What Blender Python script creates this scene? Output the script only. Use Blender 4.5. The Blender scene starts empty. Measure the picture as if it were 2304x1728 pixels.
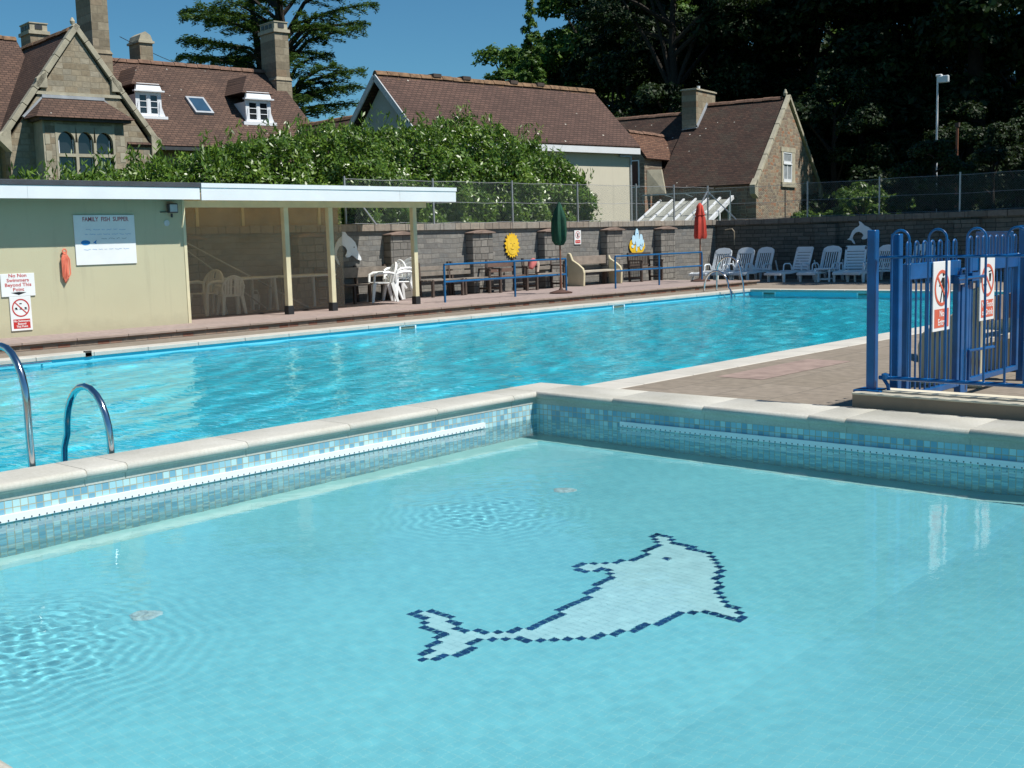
import bpy, math, random
import numpy as np
from mathutils import Vector, Matrix
random.seed(7); NP = np.random.RandomState(11)
S = bpy.context.scene; COL = S.collection
R = math.radians

# ------------------------------------------------------------------ helpers
class MB:
    """collects shapes and links them as one mesh object"""
    def __init__(s): s.v = []; s.f = []; s.m = []; s.cm = 0
    def face(s, pts):
        n = len(s.v); s.v += [tuple(p) for p in pts]; s.f.append(tuple(range(n, n+len(pts)))); s.m.append(s.cm)
    def hexa(s, p):
        n = len(s.v); s.v += [tuple(q) for q in p]
        for a in ((0,3,2,1),(4,5,6,7),(0,1,5,4),(1,2,6,5),(2,3,7,6),(3,0,4,7)):
            s.f.append(tuple(n+i for i in a)); s.m.append(s.cm)
    def box(s, x0, y0, z0, x1, y1, z1):
        if x0 > x1: x0, x1 = x1, x0
        if y0 > y1: y0, y1 = y1, y0
        if z0 > z1: z0, z1 = z1, z0
        s.hexa([(x0,y0,z0),(x1,y0,z0),(x1,y1,z0),(x0,y1,z0),(x0,y0,z1),(x1,y0,z1),(x1,y1,z1),(x0,y1,z1)])
    def beam(s, a, b, w, h, up=(0,0,1)):
        a = Vector(a); b = Vector(b); d = (b-a).normalized(); u = Vector(up)
        if abs(d.dot(u)) > .98: u = Vector((1,0,0))
        sx = d.cross(u).normalized()*(w/2); uz = sx.cross(d).normalized()*(h/2)
        s.hexa([a-sx-uz, a+sx-uz, a+sx+uz, a-sx+uz, b-sx-uz, b+sx-uz, b+sx+uz, b-sx+uz])
    def prism(s, poly, d):
        """extrude a planar 3d polygon by vector d"""
        n = len(s.v); k = len(poly); d = Vector(d)
        s.v += [tuple(p) for p in poly] + [tuple(Vector(p)+d) for p in poly]
        s.f.append(tuple(range(n, n+k))[::-1]); s.m.append(s.cm)
        s.f.append(tuple(range(n+k, n+2*k))); s.m.append(s.cm)
        for i in range(k):
            j = (i+1) % k; s.f.append((n+i, n+j, n+k+j, n+k+i)); s.m.append(s.cm)
    def tube(s, pts, r, n=8, closed=False):
        pts = [Vector(p) for p in pts]; m = len(pts)
        rs = r if isinstance(r, (list, tuple)) else [r]*m
        base = len(s.v); prev = None
        for i, p in enumerate(pts):
            if closed: d = pts[(i+1) % m]-pts[i-1]
            else: d = pts[min(i+1, m-1)]-pts[max(i-1, 0)]
            d.normalize()
            if prev is None:
                u = Vector((0,0,1)) if abs(d.z) < .9 else Vector((1,0,0))
            else: u = prev
            a = d.cross(u).normalized(); u2 = a.cross(d).normalized(); prev = u2
            for k in range(n):
                t = 2*math.pi*k/n; s.v.append(tuple(p + (a*math.cos(t)+u2*math.sin(t))*rs[i]))
        for i in range(m if closed else m-1):
            j = (i+1) % m
            for k in range(n):
                l = (k+1) % n
                s.f.append((base+i*n+k, base+i*n+l, base+j*n+l, base+j*n+k)); s.m.append(s.cm)
        if not closed:
            s.f.append(tuple(base+k for k in range(n))[::-1]); s.m.append(s.cm)
            s.f.append(tuple(base+(m-1)*n+k for k in range(n))); s.m.append(s.cm)
    def lathe(s, prof, c=(0,0,0), n=16, wob=None):
        base = len(s.v); m = len(prof)
        for (r, z) in prof:
            for k in range(n):
                t = 2*math.pi*k/n; q = r*(wob(t, z) if wob else 1)
                s.v.append((c[0]+q*math.cos(t), c[1]+q*math.sin(t), c[2]+z))
        for i in range(m-1):
            for k in range(n):
                l = (k+1) % n; s.f.append((base+i*n+k, base+i*n+l, base+(i+1)*n+l, base+(i+1)*n+k)); s.m.append(s.cm)
        s.f.append(tuple(base+k for k in range(n))[::-1]); s.m.append(s.cm)
        s.f.append(tuple(base+(m-1)*n+k for k in range(n))); s.m.append(s.cm)
    def build(s, name, mat, parent=None, bevel=0, smooth=False, seg=1):
        me = bpy.data.meshes.new(name); me.from_pydata(s.v, [], s.f)
        for mm in (mat if isinstance(mat, (list, tuple)) else [mat]): me.materials.append(mm)
        if any(s.m): me.polygons.foreach_set('material_index', s.m)
        if bevel:
            import bmesh
            bm = bmesh.new(); bm.from_mesh(me)
            bmesh.ops.bevel(bm, geom=bm.edges[:], offset=bevel, segments=seg, affect='EDGES', clamp_overlap=True)
            bm.to_mesh(me); bm.free()
        me.update()
        if smooth:
            me.polygons.foreach_set('use_smooth', [True]*len(me.polygons))
            try: me.set_sharp_from_angle(angle=R(40))
            except Exception: pass
        o = bpy.data.objects.new(name, me); COL.objects.link(o)
        if parent: o.parent = parent
        return o

def leaves(name, P, U, V, mat, parent=None):
    """many small rhombic leaves in one mesh: centres P, half axes U and V"""
    n = len(P); co = np.empty((n, 4, 3), np.float32)
    co[:,0] = P-U; co[:,1] = P-V*.9+U*.1; co[:,2] = P+U; co[:,3] = P+V*.9+U*.1
    me = bpy.data.meshes.new(name); me.vertices.add(4*n); me.vertices.foreach_set('co', co.ravel())
    me.loops.add(4*n); me.loops.foreach_set('vertex_index', np.arange(4*n, dtype=np.int32))
    me.polygons.add(n); me.polygons.foreach_set('loop_start', np.arange(0, 4*n, 4, dtype=np.int32))
    me.polygons.foreach_set('loop_total', np.full(n, 4, np.int32))
    me.materials.append(mat); me.update(calc_edges=True)
    o = bpy.data.objects.new(name, me); COL.objects.link(o)
    if parent: o.parent = parent
    return o

def tag(o, label=None, cat=None, group=None, kind=None):
    if label: o['label'] = label
    if cat: o['category'] = cat
    if group: o['group'] = group
    if kind: o['kind'] = kind
    return o
def thing(name, loc, label, cat, rz=0, group=None):
    o = bpy.data.objects.new(name, None); COL.objects.link(o); o.empty_display_size = .1
    o.location = loc; o.rotation_euler = (0, 0, rz)
    return tag(o, label, cat, group)
def copy_tree(o, parent=None):
    c = o.copy(); COL.objects.link(c)
    if parent: c.parent = parent
    for ch in [q for q in bpy.data.objects if q.parent == o]: copy_tree(ch, c)
    return c
def place(proto, used, loc, rz, label, group=None, scale=None):
    """first call moves the prototype itself, later calls copy it"""
    o = copy_tree(proto) if used else proto
    o.location = loc; o.rotation_euler = (0, 0, rz); o['label'] = label
    if group: o['group'] = group
    if scale: o.scale = (scale,)*3 if isinstance(scale, (int, float)) else scale
    return o
def text(body, size, M, mat, parent, name='lettering', ext=.001, align='CENTER', bold=0, sx=1):
    cu = bpy.data.curves.new(name, 'FONT'); cu.body = body; cu.size = size; cu.extrude = ext
    cu.align_x = align; cu.align_y = 'CENTER'; cu.offset = bold; cu.resolution_u = 2; cu.space_line = .95
    t = bpy.data.objects.new(name, cu); COL.objects.link(t)
    dg = bpy.context.evaluated_depsgraph_get(); me = bpy.data.meshes.new_from_object(t.evaluated_get(dg))
    COL.objects.unlink(t); bpy.data.objects.remove(t)
    me.transform(M @ Matrix.Diagonal((sx,1,1,1))); me.materials.clear(); me.materials.append(mat)
    o = bpy.data.objects.new(name, me); COL.objects.link(o)
    if parent: o.parent = parent
    return o
def face_x(x, y, z):      # text plane facing +X, reading along +Y
    return Matrix(((0,0,1,x),(1,0,0,y),(0,1,0,z),(0,0,0,1)))
def face_negx(x, y, z):
    return Matrix(((0,0,-1,x),(-1,0,0,y),(0,1,0,z),(0,0,0,1)))

# ------------------------------------------------------------------ materials
class NT:
    def __init__(s, name):
        s.mat = bpy.data.materials.new(name); s.mat.use_nodes = True
        s.t = s.mat.node_tree; s.n = s.t.nodes; s.l = s.t.links
        s.b = s.n.get('Principled BSDF'); s.out = s.n.get('Material Output')
        s._co = None
    def N(s, typ, **kw):
        n = s.n.new(typ)
        for k, v in kw.items():
            if k.startswith('i_'): n.inputs[k[2:].replace('_', ' ')].default_value = v
            else: setattr(n, k, v)
        return n
    def L(s, a, b): s.l.new(a, b)
    def co(s, kind='Object'):
        if s._co is None: s._co = s.N('ShaderNodeTexCoord')
        return s._co.outputs[kind]
    def noise(s, scale, detail=3, rough=.55, vec=None, dist=0):
        n = s.N('ShaderNodeTexNoise'); n.inputs['Scale'].default_value = scale; n.inputs['Detail'].default_value = detail
        n.inputs['Roughness'].default_value = rough; n.inputs['Distortion'].default_value = dist
        s.L(vec or s.co(), n.inputs['Vector']); return n
    def ramp(s, src, stops):
        r = s.N('ShaderNodeValToRGB'); e = r.color_ramp.elements
        while len(e) < len(stops): e.new(.5)
        for q, (p, c) in zip(e, stops): q.position = p; q.color = c if len(c) == 4 else (*c, 1)
        s.L(src, r.inputs['Fac']); return r.outputs['Color']
    def mix(s, f, a, b, mode='MIX'):
        m = s.N('ShaderNodeMix', data_type='RGBA', blend_type=mode)
        for i, q in ((0, f), (6, a), (7, b)):
            if isinstance(q, (int, float)): m.inputs[i].default_value = q
            elif isinstance(q, tuple): m.inputs[i].default_value = (*q, 1) if len(q) == 3 else q
            else: s.L(q, m.inputs[i])
        return m.outputs[2]
    def math(s, op, a, b=0):
        m = s.N('ShaderNodeMath', operation=op)
        for i, q in ((0, a), (1, b)):
            if isinstance(q, (int, float)): m.inputs[i].default_value = q
            else: s.L(q, m.inputs[i])
        return m.outputs[0]
    def vmap(s, vec=None, scale=(1,1,1), rot=(0,0,0), loc=(0,0,0)):
        m = s.N('ShaderNodeMapping'); m.inputs['Scale'].default_value = scale; m.inputs['Rotation'].default_value = rot; m.inputs['Location'].default_value = loc
        s.L(vec or s.co(), m.inputs['Vector']); return m.outputs['Vector']
    def swz(s, a, b, vec=None):
        """2d vector from axes a, b of the coordinates"""
        sp = s.N('ShaderNodeSeparateXYZ'); s.L(vec or s.co(), sp.inputs[0]); c = s.N('ShaderNodeCombineXYZ')
        s.L(sp.outputs[a], c.inputs[0]); s.L(sp.outputs[b], c.inputs[1]); return c.outputs[0]
    def bump(s, h, strength=.3, dist=.02, nrm=None):
        b = s.N('ShaderNodeBump'); b.inputs['Strength'].default_value = strength; b.inputs['Distance'].default_value = dist
        s.L(h, b.inputs['Height'])
        if nrm: s.L(nrm, b.inputs['Normal'])
        return b.outputs['Normal']
    def done(s, col=None, rough=None, nrm=None, metal=None, spec=None, **kw):
        for k, v in (('Base Color', col), ('Roughness', rough), ('Normal', nrm), ('Metallic', metal), ('Specular IOR Level', spec)):
            if v is None: continue
            if isinstance(v, tuple): s.b.inputs[k].default_value = (*v, 1) if len(v) == 3 else v
            elif isinstance(v, (int, float)): s.b.inputs[k].default_value = v
            else: s.L(v, s.b.inputs[k])
        return s.mat

def plain(name, col, rough=.5, var=.12, scale=6, bump=0, metal=0, spec=.4, detail=4):
    t = NT(name); n = t.noise(scale, detail)
    lo = tuple(max(0, c*(1-var)) for c in col); hi = tuple(min(1, c*(1+var)) for c in col)
    c = t.ramp(n.outputs['Fac'], [(.3, lo), (.7, hi)])
    nr = t.bump(t.noise(scale*12, 2).outputs['Fac'], bump, .01) if bump else None
    return t.done(c, rough, nr, metal, spec)

def brickmat(name, axes, w, h, cols, mortar, msize=.012, bias=0, rough=.85, offset=.5, squash=1, bump=.6, warp=.0, rot=0, stain=None, freq=2, patch=None, sqf=2):
    """coursed masonry / tiles / slabs; axes picks the two object-space axes; colours vary brick by brick"""
    t = NT(name); vec = t.swz(*axes)
    if rot: vec = t.vmap(vec, rot=(0, 0, rot))
    if warp:
        nz = t.noise(1.7, 2); a = t.N('ShaderNodeVectorMath', operation='SCALE'); t.L(nz.outputs['Color'], a.inputs[0]); a.inputs['Scale'].default_value = warp
        b = t.N('ShaderNodeVectorMath', operation='ADD'); t.L(vec, b.inputs[0]); t.L(a.outputs[0], b.inputs[1]); vec = b.outputs[0]
    br = t.N('ShaderNodeTexBrick'); br.offset = offset; br.offset_frequency = freq; br.squash = squash; br.squash_frequency = sqf
    br.inputs['Scale'].default_value = 1; br.inputs['Mortar Size'].default_value = msize; br.inputs['Mortar Smooth'].default_value = .2
    br.inputs['Brick Width'].default_value = w; br.inputs['Row Height'].default_value = h; br.inputs['Bias'].default_value = bias
    br.inputs['Color1'].default_value = (0, 0, 0, 1); br.inputs['Color2'].default_value = (1, 1, 1, 1); br.inputs['Mortar'].default_value = (.5, .5, .5, 1)
    t.L(vec, br.inputs['Vector'])
    c = t.ramp(br.outputs['Color'], [(i/(len(cols)-1), q) for i, q in enumerate(cols)])
    nz = t.noise(9, 4)
    c = t.mix(.5, c, t.ramp(nz.outputs['Fac'], [(.25, (.55,.55,.55)), (.75, (1.3,1.3,1.3))]), 'MULTIPLY')
    if patch: c = t.mix(t.ramp(t.noise(patch[1], 4, .6).outputs['Fac'], [(patch[2], (0,0,0)), (patch[2]+.12, (1,1,1))]), c, patch[0])
    c = t.mix(br.outputs['Fac'], c, mortar)
    h2 = t.math('SUBTRACT', nz.outputs['Fac'], br.outputs['Fac'])
    return t.done(c, rough, t.bump(h2, bump, .012), 0, .25)

WHITE = plain('white_paint', (.76,.79,.82), .35, .03)
UPVC = plain('white_gloss_board', (.75,.77,.785), .3, .04, 2)
PLASTIC = plain('white_plastic', (.80,.82,.82), .32, .04, 4)
PLASTIC_G = plain('weathered_plastic', (.78,.82,.85), .4, .05, 4)
BLUE = plain('blue_gloss_paint', (.003,.085,.26), .28, .25, 5, spec=.6)
SLOTM = plain('slot_shadow', (.05,.055,.06), .6)
BLUE2 = plain('blue_rail_paint', (.010,.105,.26), .28, .2, 5, spec=.6)
STEEL = plain('stainless_steel', (.62,.63,.65), .13, .06, 20, metal=1)
GALV = plain('galvanised_steel', (.42,.44,.46), .45, .15, 8, metal=.6)
BLACK = plain('black_rubber', (.02,.022,.025), .6, .2)
DKMETAL = plain('dark_metal', (.05,.055,.06), .5, .2)
def mk_render(name, base, dirt, amt=.45):
    t = NT(name); a = t.noise(.9, 4, .6); b = t.noise(1, 4, .65, t.vmap(scale=(7,7,.5))); c = t.noise(38, 2); g = t.noise(2.2, 5, .7)
    k = t.mix(.5, base, t.ramp(a.outputs['Fac'], [(.3, tuple(q*.93 for q in base)), (.7, tuple(q*1.06 for q in base))]))
    k = t.mix(t.ramp(b.outputs['Fac'], [(.56, (0,0,0)), (.80, (amt,)*3)]), k, dirt)
    k = t.mix(t.ramp(g.outputs['Fac'], [(.64, (0,0,0)), (.74, (amt*.5,)*3)]), k, dirt)
    sp = t.N('ShaderNodeSeparateXYZ'); t.L(t.co(), sp.inputs[0])
    z = t.math('ADD', sp.outputs[2], t.math('MULTIPLY', g.outputs['Fac'], .5))
    k = t.mix(t.ramp(z, [(.40, (amt*1.1,)*3), (.62, (0,0,0))]), k, dirt)
    return t.done(k, .88, t.bump(c.outputs['Fac'], .3, .004), 0, .2)
CREAM = mk_render('cream_render', (.50,.475,.325), (.36,.335,.24), .42)
CREAM2 = mk_render('pale_cream_render', (.63,.585,.47), (.42,.39,.31), .4)
GREYR = plain('grey_render', (.40,.42,.40), .9, .08, 1, bump=.3)
CREAMW = plain('cream_painted_timber', (.66,.60,.40), .55, .10, 3, bump=.15)
FELT = plain('black_roof_felt', (.055,.06,.07), .8, .2, 3, bump=.3)
TRIM = plain('pale_dressed_stone', (.40,.37,.28), .85, .18, 3, bump=.4)
LEAD = plain('lead_flashing', (.36,.39,.42), .6, .15, 3)
REDT = plain('red_print', (.50,.035,.03), .4, .05)
REDFADE = plain('faded_red_print', (.62,.13,.075), .45, .08)
BLACKT = plain('black_print', (.012,.012,.014), .4, .05)
MARKB = plain('blue_marker', (.02,.22,.55), .4, .2)
MARKR = plain('red_marker', (.40,.10,.12), .4, .25, 30)
PLASTICRED = plain('rope_orange', (.78,.21,.13), .6, .12, 12)
SIGNW = plain('sign_white', (.78,.80,.80), .35, .04, 3)
YELL = plain('sun_yellow_paint', (.80,.50,.03), .45, .10, 8)
PALEB = plain('pale_blue_paint', (.50,.74,.88), .45, .06, 8)
GREYP = plain('dolphin_white_paint', (.78,.82,.86), .4, .05, 4)
GREENF = plain('green_parasol_cloth', (.006,.055,.03), .8, .3, 4)
REDF = plain('red_parasol_cloth', (.50,.055,.035), .8, .25, 4)
OAK = plain('grey_weathered_timber', (.22,.19,.16), .8, .25, 5, bump=.3)
DKWOOD = plain('dark_stained_timber', (.075,.055,.045), .7, .25, 5, bump=.2)
BROWNW = plain('brown_pole_wood', (.20,.085,.05), .6, .2, 5)
BASE = plain('rusty_base', (.085,.045,.035), .8, .3, 7)
BARK = plain('bark', (.028,.023,.018), .95, .35, 6, bump=.6)
PINK = plain('pink_towel', (.55,.16,.15), .9, .2, 8)
BAND = plain('pale_cove_tile', (.50,.80,.76), .3, .05, 5)
GRATE = plain('white_overflow_grating', (.82,.84,.85), .35, .03, 4)
CONC = plain('painted_plinth', (.30,.225,.155), .8, .1, 3, bump=.2)
CONCTOP = plain('plinth_capping', (.62,.57,.44), .8, .12, 4, bump=.2)
COPE = None

def mk_cope():
    t = NT('reconstituted_stone_coping')
    a = t.noise(1.2, 5, .65); b = t.noise(60, 3, .7); c0 = t.noise(.6, 3, .5, t.vmap(scale=(1,.25,1)))
    c = t.ramp(a.outputs['Fac'], [(.3, (.40,.39,.335)), (.6, (.51,.50,.45)), (.8, (.58,.575,.53))])
    c = t.mix(.35, c, t.ramp(b.outputs['Fac'], [(.3, (.7,.68,.62)), (.6, (1.1,1.1,1.1))]), 'MULTIPLY')
    c = t.mix(t.ramp(c0.outputs['Fac'], [(.55, (0,0,0)), (.75, (.35,.35,.35))]), c, (.36,.33,.27))
    return t.done(c, .75, t.bump(b.outputs['Fac'], .25, .003), 0, .3)
COPE = mk_cope()
COPE2 = plain('pale_pool_edge', (.50,.48,.43), .8, .12, 2, bump=.25)

def mk_rooftile(name, cols, lichen=None, moss=.62, ax=1):
    """plain clay tiles: courses down the slope (object y = along the eave, x,z down the slope)"""
    t = NT(name); sp = t.N('ShaderNodeSeparateXYZ'); t.L(t.co(), sp.inputs[0])
    c2 = t.N('ShaderNodeCombineXYZ'); ad = t.math('ADD', sp.outputs[ax], t.math('MULTIPLY', sp.outputs[1-ax], .02)); t.L(ad, c2.inputs[0]); t.L(sp.outputs[2], c2.inputs[1])
    nzw = t.noise(2.5, 2); a = t.N('ShaderNodeVectorMath', operation='SCALE'); t.L(nzw.outputs['Color'], a.inputs[0]); a.inputs['Scale'].default_value = .02
    b = t.N('ShaderNodeVectorMath', operation='ADD'); t.L(c2.outputs[0], b.inputs[0]); t.L(a.outputs[0], b.inputs[1])
    br = t.N('ShaderNodeTexBrick'); br.offset = .5
    for k, v in (('Scale', 1), ('Mortar Size', .012), ('Mortar Smooth', .3), ('Brick Width', .20), ('Row Height', .085), ('Bias', 0)): br.inputs[k].default_value = v
    br.inputs['Color1'].default_value = (0,0,0,1); br.inputs['Color2'].default_value = (1,1,1,1); br.inputs['Mortar'].default_value = (.5,.5,.5,1)
    t.L(b.outputs[0], br.inputs['Vector'])
    c = t.ramp(br.outputs['Color'], [(i/(len(cols)-1), q) for i, q in enumerate(cols)])
    big = t.noise(.5, 4, .6)
    c = t.mix(.7, c, t.ramp(big.outputs['Fac'], [(.3, (.7,.7,.72)), (.7, (1.2,1.15,1.1))]), 'MULTIPLY')
    c = t.mix(t.ramp(t.noise(1.3, 5, .7).outputs['Fac'], [(moss, (0,0,0)), (moss+.1, (.5,.5,.5))]), c, (.07,.065,.05))
    spk = t.N('ShaderNodeTexVoronoi'); spk.inputs['Scale'].default_value = 1.6; t.L(t.co(), spk.inputs['Vector'])
    c = t.mix(t.ramp(spk.outputs['Distance'], [(.0, (1,1,1)), (.055, (1,1,1)), (.07, (0,0,0))]), c, (.5,.48,.42))
    c = t.mix(br.outputs['Fac'], c, (.05,.035,.03))
    if lichen is not None:
        zz = t.math('ADD', sp.outputs[2], t.math('MULTIPLY', t.math('SUBTRACT', t.noise(2.2, 4, .7).outputs['Fac'], .5), .9))
        f = t.ramp(t.math('SUBTRACT', zz, lichen), [(0, (0,0,0)), (.22, (1,1,1))])
        c = t.mix(f, c, (.21,.125,.06))
    h = t.math('SUBTRACT', t.math('MULTIPLY', t.noise(14, 3).outputs['Fac'], .5), br.outputs['Fac'])
    return t.done(c, .85, t.bump(h, .8, .02), 0, .2)
TILE_L = mk_rooftile('clay_roof_tiles_left', [(.090,.058,.046), (.112,.071,.055), (.138,.087,.066)], None)
TILE_M = mk_rooftile('clay_roof_tiles_middle', [(.092,.057,.047), (.112,.068,.056), (.132,.080,.065)], 6.98, .66)
TILE_R = mk_rooftile('dark_clay_roof_tiles', [(.05,.033,.028), (.07,.044,.035), (.092,.055,.042)], None, .5, 0)
TILE_LX = mk_rooftile('clay_roof_tiles_wing', [(.090,.058,.046), (.112,.071,.055), (.138,.087,.066)], None, .62, 0)
RIDGE_O = plain('lichened_ridge_tiles', (.19,.115,.065), .9, .5, 6, bump=.5)
RIDGE = plain('ridge_tiles', (.17,.10,.07), .9, .35, 6, bump=.5)

STONE_L = brickmat('honey_coursed_stone', (1,2), .42, .19, [(.235,.19,.13), (.30,.25,.175), (.35,.30,.215), (.27,.245,.19), (.40,.355,.27)], (.26,.225,.165), .012, squash=.7, warp=.12)
STONE_LX = brickmat('honey_coursed_stone_return', (0,2), .42, .19, [(.22,.16,.085), (.30,.23,.13), (.36,.29,.17), (.27,.23,.16)], (.30,.25,.16), .012, squash=.7, warp=.12)
CHIM = brickmat('chimney_ashlar', (1,2), .5, .28, [(.20,.17,.12), (.28,.24,.17), (.34,.30,.22), (.24,.17,.11)], (.22,.19,.14), .01, squash=.8, warp=.05)
STONE_R = brickmat('rubble_cottage_stone', (1,2), .36, .15, [(.17,.13,.10), (.27,.21,.15), (.20,.17,.14), (.33,.17,.10), (.34,.29,.21), (.24,.20,.15)], (.32,.28,.21), .014, squash=.6, warp=.3)
STONE_RX = brickmat('rubble_cottage_stone_side', (0,2), .36, .15, [(.17,.13,.10), (.27,.21,.15), (.20,.17,.14), (.33,.17,.10)], (.32,.28,.21), .014, squash=.6, warp=.3)
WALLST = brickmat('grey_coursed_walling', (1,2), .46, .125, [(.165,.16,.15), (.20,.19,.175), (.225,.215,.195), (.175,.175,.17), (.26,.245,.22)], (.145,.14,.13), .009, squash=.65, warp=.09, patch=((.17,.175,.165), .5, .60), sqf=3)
WALLSTX_SHADE = brickmat('grey_walling_shade_darkened', (0,2), .46, .125, [(.095,.095,.085), (.13,.125,.11), (.155,.145,.125)], (.05,.05,.046), .011, squash=.65, warp=.06, sqf=3)  # same stone as the long wall, shade of the end wall put into the colour
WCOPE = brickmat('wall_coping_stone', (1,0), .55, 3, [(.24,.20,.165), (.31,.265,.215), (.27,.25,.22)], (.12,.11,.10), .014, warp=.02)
WCOPEX_SHADE = brickmat('wall_coping_shade_darkened', (0,1), .55, 3, [(.16,.14,.12), (.20,.17,.15)], (.1,.09,.08), .014, warp=.02)  # coping stone darkened in colour for the end wall's shade
BRICKK = brickmat('kerb_bricks', (1,2), .225, .075, [(.20,.085,.055), (.28,.14,.10), (.33,.25,.19), (.24,.19,.15)], (.20,.17,.14), .012, warp=.01)
DECK = brickmat('brown_paving_slabs', (1,0), .9, .6, [(.235,.20,.158), (.25,.212,.17), (.265,.226,.182)], (.16,.14,.115), .008, warp=.012, bump=.25, patch=((.215,.18,.145), .35, .6))
PATHM = brickmat('pink_paving_slabs', (1,0), .6, .45, [(.32,.255,.235), (.345,.275,.255), (.32,.26,.24)], (.24,.195,.18), .008, warp=.01, bump=.25, patch=((.32,.27,.235), .5, .6))

# ------------------------------------------------------------------ world, sun, camera
SUN_EL, SUN_AZ = 57, 70          # azimuth clockwise from +Y
w = bpy.data.worlds.new('World'); S.world = w; w.use_nodes = True
bg = w.node_tree.nodes['Background']; sky = w.node_tree.nodes.new('ShaderNodeTexSky')
sky.sky_type = 'NISHITA'; sky.sun_disc = False; sky.sun_elevation = R(SUN_EL); sky.sun_rotation = R(SUN_AZ)
sky.altitude = 300; sky.air_density = 1.0; sky.dust_density = 0; sky.ozone_density = 2
sm = w.node_tree.nodes.new('ShaderNodeMix'); sm.data_type = 'RGBA'; sm.blend_type = 'MULTIPLY'; sm.inputs[0].default_value = 1; sm.inputs[7].default_value = (.50,.95,1.12,1)
w.node_tree.links.new(sky.outputs[0], sm.inputs[6]); w.node_tree.links.new(sm.outputs[2], bg.inputs[0]); bg.inputs[1].default_value = .062
sd = Vector((math.sin(R(SUN_AZ))*math.cos(R(SUN_EL)), math.cos(R(SUN_AZ))*math.cos(R(SUN_EL)), math.sin(R(SUN_EL))))
sl = bpy.data.lights.new('sun', 'SUN'); sl.energy = 4.8; sl.angle = R(.5); sl.color = (1, .955, .88)
so = bpy.data.objects.new('sun', sl); COL.objects.link(so); so.rotation_euler = sd.to_track_quat('Z', 'Y').to_euler()
cd = bpy.data.cameras.new('camera'); cam = bpy.data.objects.new('camera', cd); COL.objects.link(cam); S.camera = cam
cd.sensor_width = 36; cd.lens = 41.476; cd.clip_start = .05; cd.clip_end = 3000
CM = ((.7407592,.67118714,-.02799342),(-.06102132,.10872838,.99219682),(-.66899343,.73327073,-.12149827))
cam.matrix_world = Matrix(((CM[0][0],CM[1][0],-CM[2][0],0),(CM[0][1],CM[1][1],-CM[2][1],0),(CM[0][2],CM[1][2],-CM[2][2],1.5),(0,0,0,1)))
S.view_settings.view_transform = 'Standard'; S.view_settings.look = 'None'; S.view_settings.exposure = .30; S.view_settings.gamma = 1
S.cycles.max_bounces = 8; S.cycles.transparent_max_bounces = 24; S.cycles.caustics_reflective = False; S.cycles.caustics_refractive = True
S.cycles.use_denoising = True

# ------------------------------------------------------------------ ground
GRASS = plain('rough_grass', (.05,.075,.022), .95, .4, .8, bump=.5)
m = MB()
for a in ((-400,-400,-22.3,400),(12,-400,400,400),(-22.3,-400,12,-12),(-22.3,34.4,12,400)):
    m.face([(a[0],a[1],-.03),(a[2],a[1],-.03),(a[2],a[3],-.03),(a[0],a[3],-.03)])
tag(m.build('ground', GRASS), kind='structure')
m = MB()
PX0, PX1, PY0, PY1 = -16.5, -7.45, -2.0, 27.6        # swimming pool
QX0, QX1, QY0, QY1 = -6.92, 2.6, 1.28, 7.9           # paddling pool
for a in ((-17.75,-12,PX0,34.2),(PX0,-12,PX1,PY0),(PX0,PY1,PX1,34.2),(PX1,-12,QX0,34.2),(QX0,-12,QX1,QY0),(QX0,QY1,QX1,34.2),(QX1,-12,12,34.2),(-22,30.2,-17.75,34.2)):
    m.face([(a[0],a[1],0),(a[2],a[1],0),(a[2],a[3],0),(a[0],a[3],0)])
tag(m.build('pool_deck', DECK), kind='structure')
m = MB(); m.box(-26,-4,-.02,-17.85,30.1,.13); tag(m.build('raised_path', PATHM), kind='structure')
m = MB(); m.box(-17.85,-4,-.02,-17.765,30.1,.098); m.box(-22,30.1,-.02,-17.85,30.18,.098); k1 = m.build('kerb', BRICKK); tag(k1, kind='structure')
m = MB()
y = -4
while y < 30.1:
    l = .9 if random.random() < .8 else .6
    m.box(-17.85+.001,y,.098,-17.72,min(y+l-.008,30.2),.136); y += l
k2 = m.build('kerb_nosing', plain('kerb_nosing_concrete', (.30,.235,.20), .85, .2, 2, bump=.4), None, .004); tag(k2, kind='structure')
# pink paint patch on the deck by the pool edge
m = MB(); m.face([(-6.75,10.6,.003),(-6.2,10.6,.003),(-6.2,12.6,.003),(-6.75,12.6,.003)])
pk = m.build('paint_patch', plain('worn_pink_paint', (.29,.215,.185), .85, .22, 5)); tag(pk, kind='structure')
# hillside far behind the woods, right of the view
def hillz(x, y):
    d = math.hypot(x, y); az = math.degrees(math.atan2(x, y))
    f = min(1, max(0, (d-88)/90)); g = min(1, max(0, (az+43)/9)); g2 = 1 if az < 60 else max(0, 1-(az-60)/20)
    return 15*f*f*(3-2*f)*g*g*(3-2*g)*g2
m = MB(); n = 48; base = 0
xs = [-260+ i*11 for i in range(n)]; ys = [40+j*8 for j in range(34)]
for j, yy in enumerate(ys):
    for i, xx in enumerate(xs): m.v.append((xx, yy, hillz(xx, yy)-.5+1.2*math.sin(xx*.07)*math.sin(yy*.05)*min(1, hillz(xx, yy)/5)))
for j in range(len(ys)-1):
    for i in range(n-1): m.f.append((j*n+i, j*n+i+1, (j+1)*n+i+1, (j+1)*n+i)); m.m.append(0)
tag(m.build('hillside', plain('dark_woodland_floor', (.012,.020,.008), .95, .5, .3), smooth=True), kind='structure')

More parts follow.
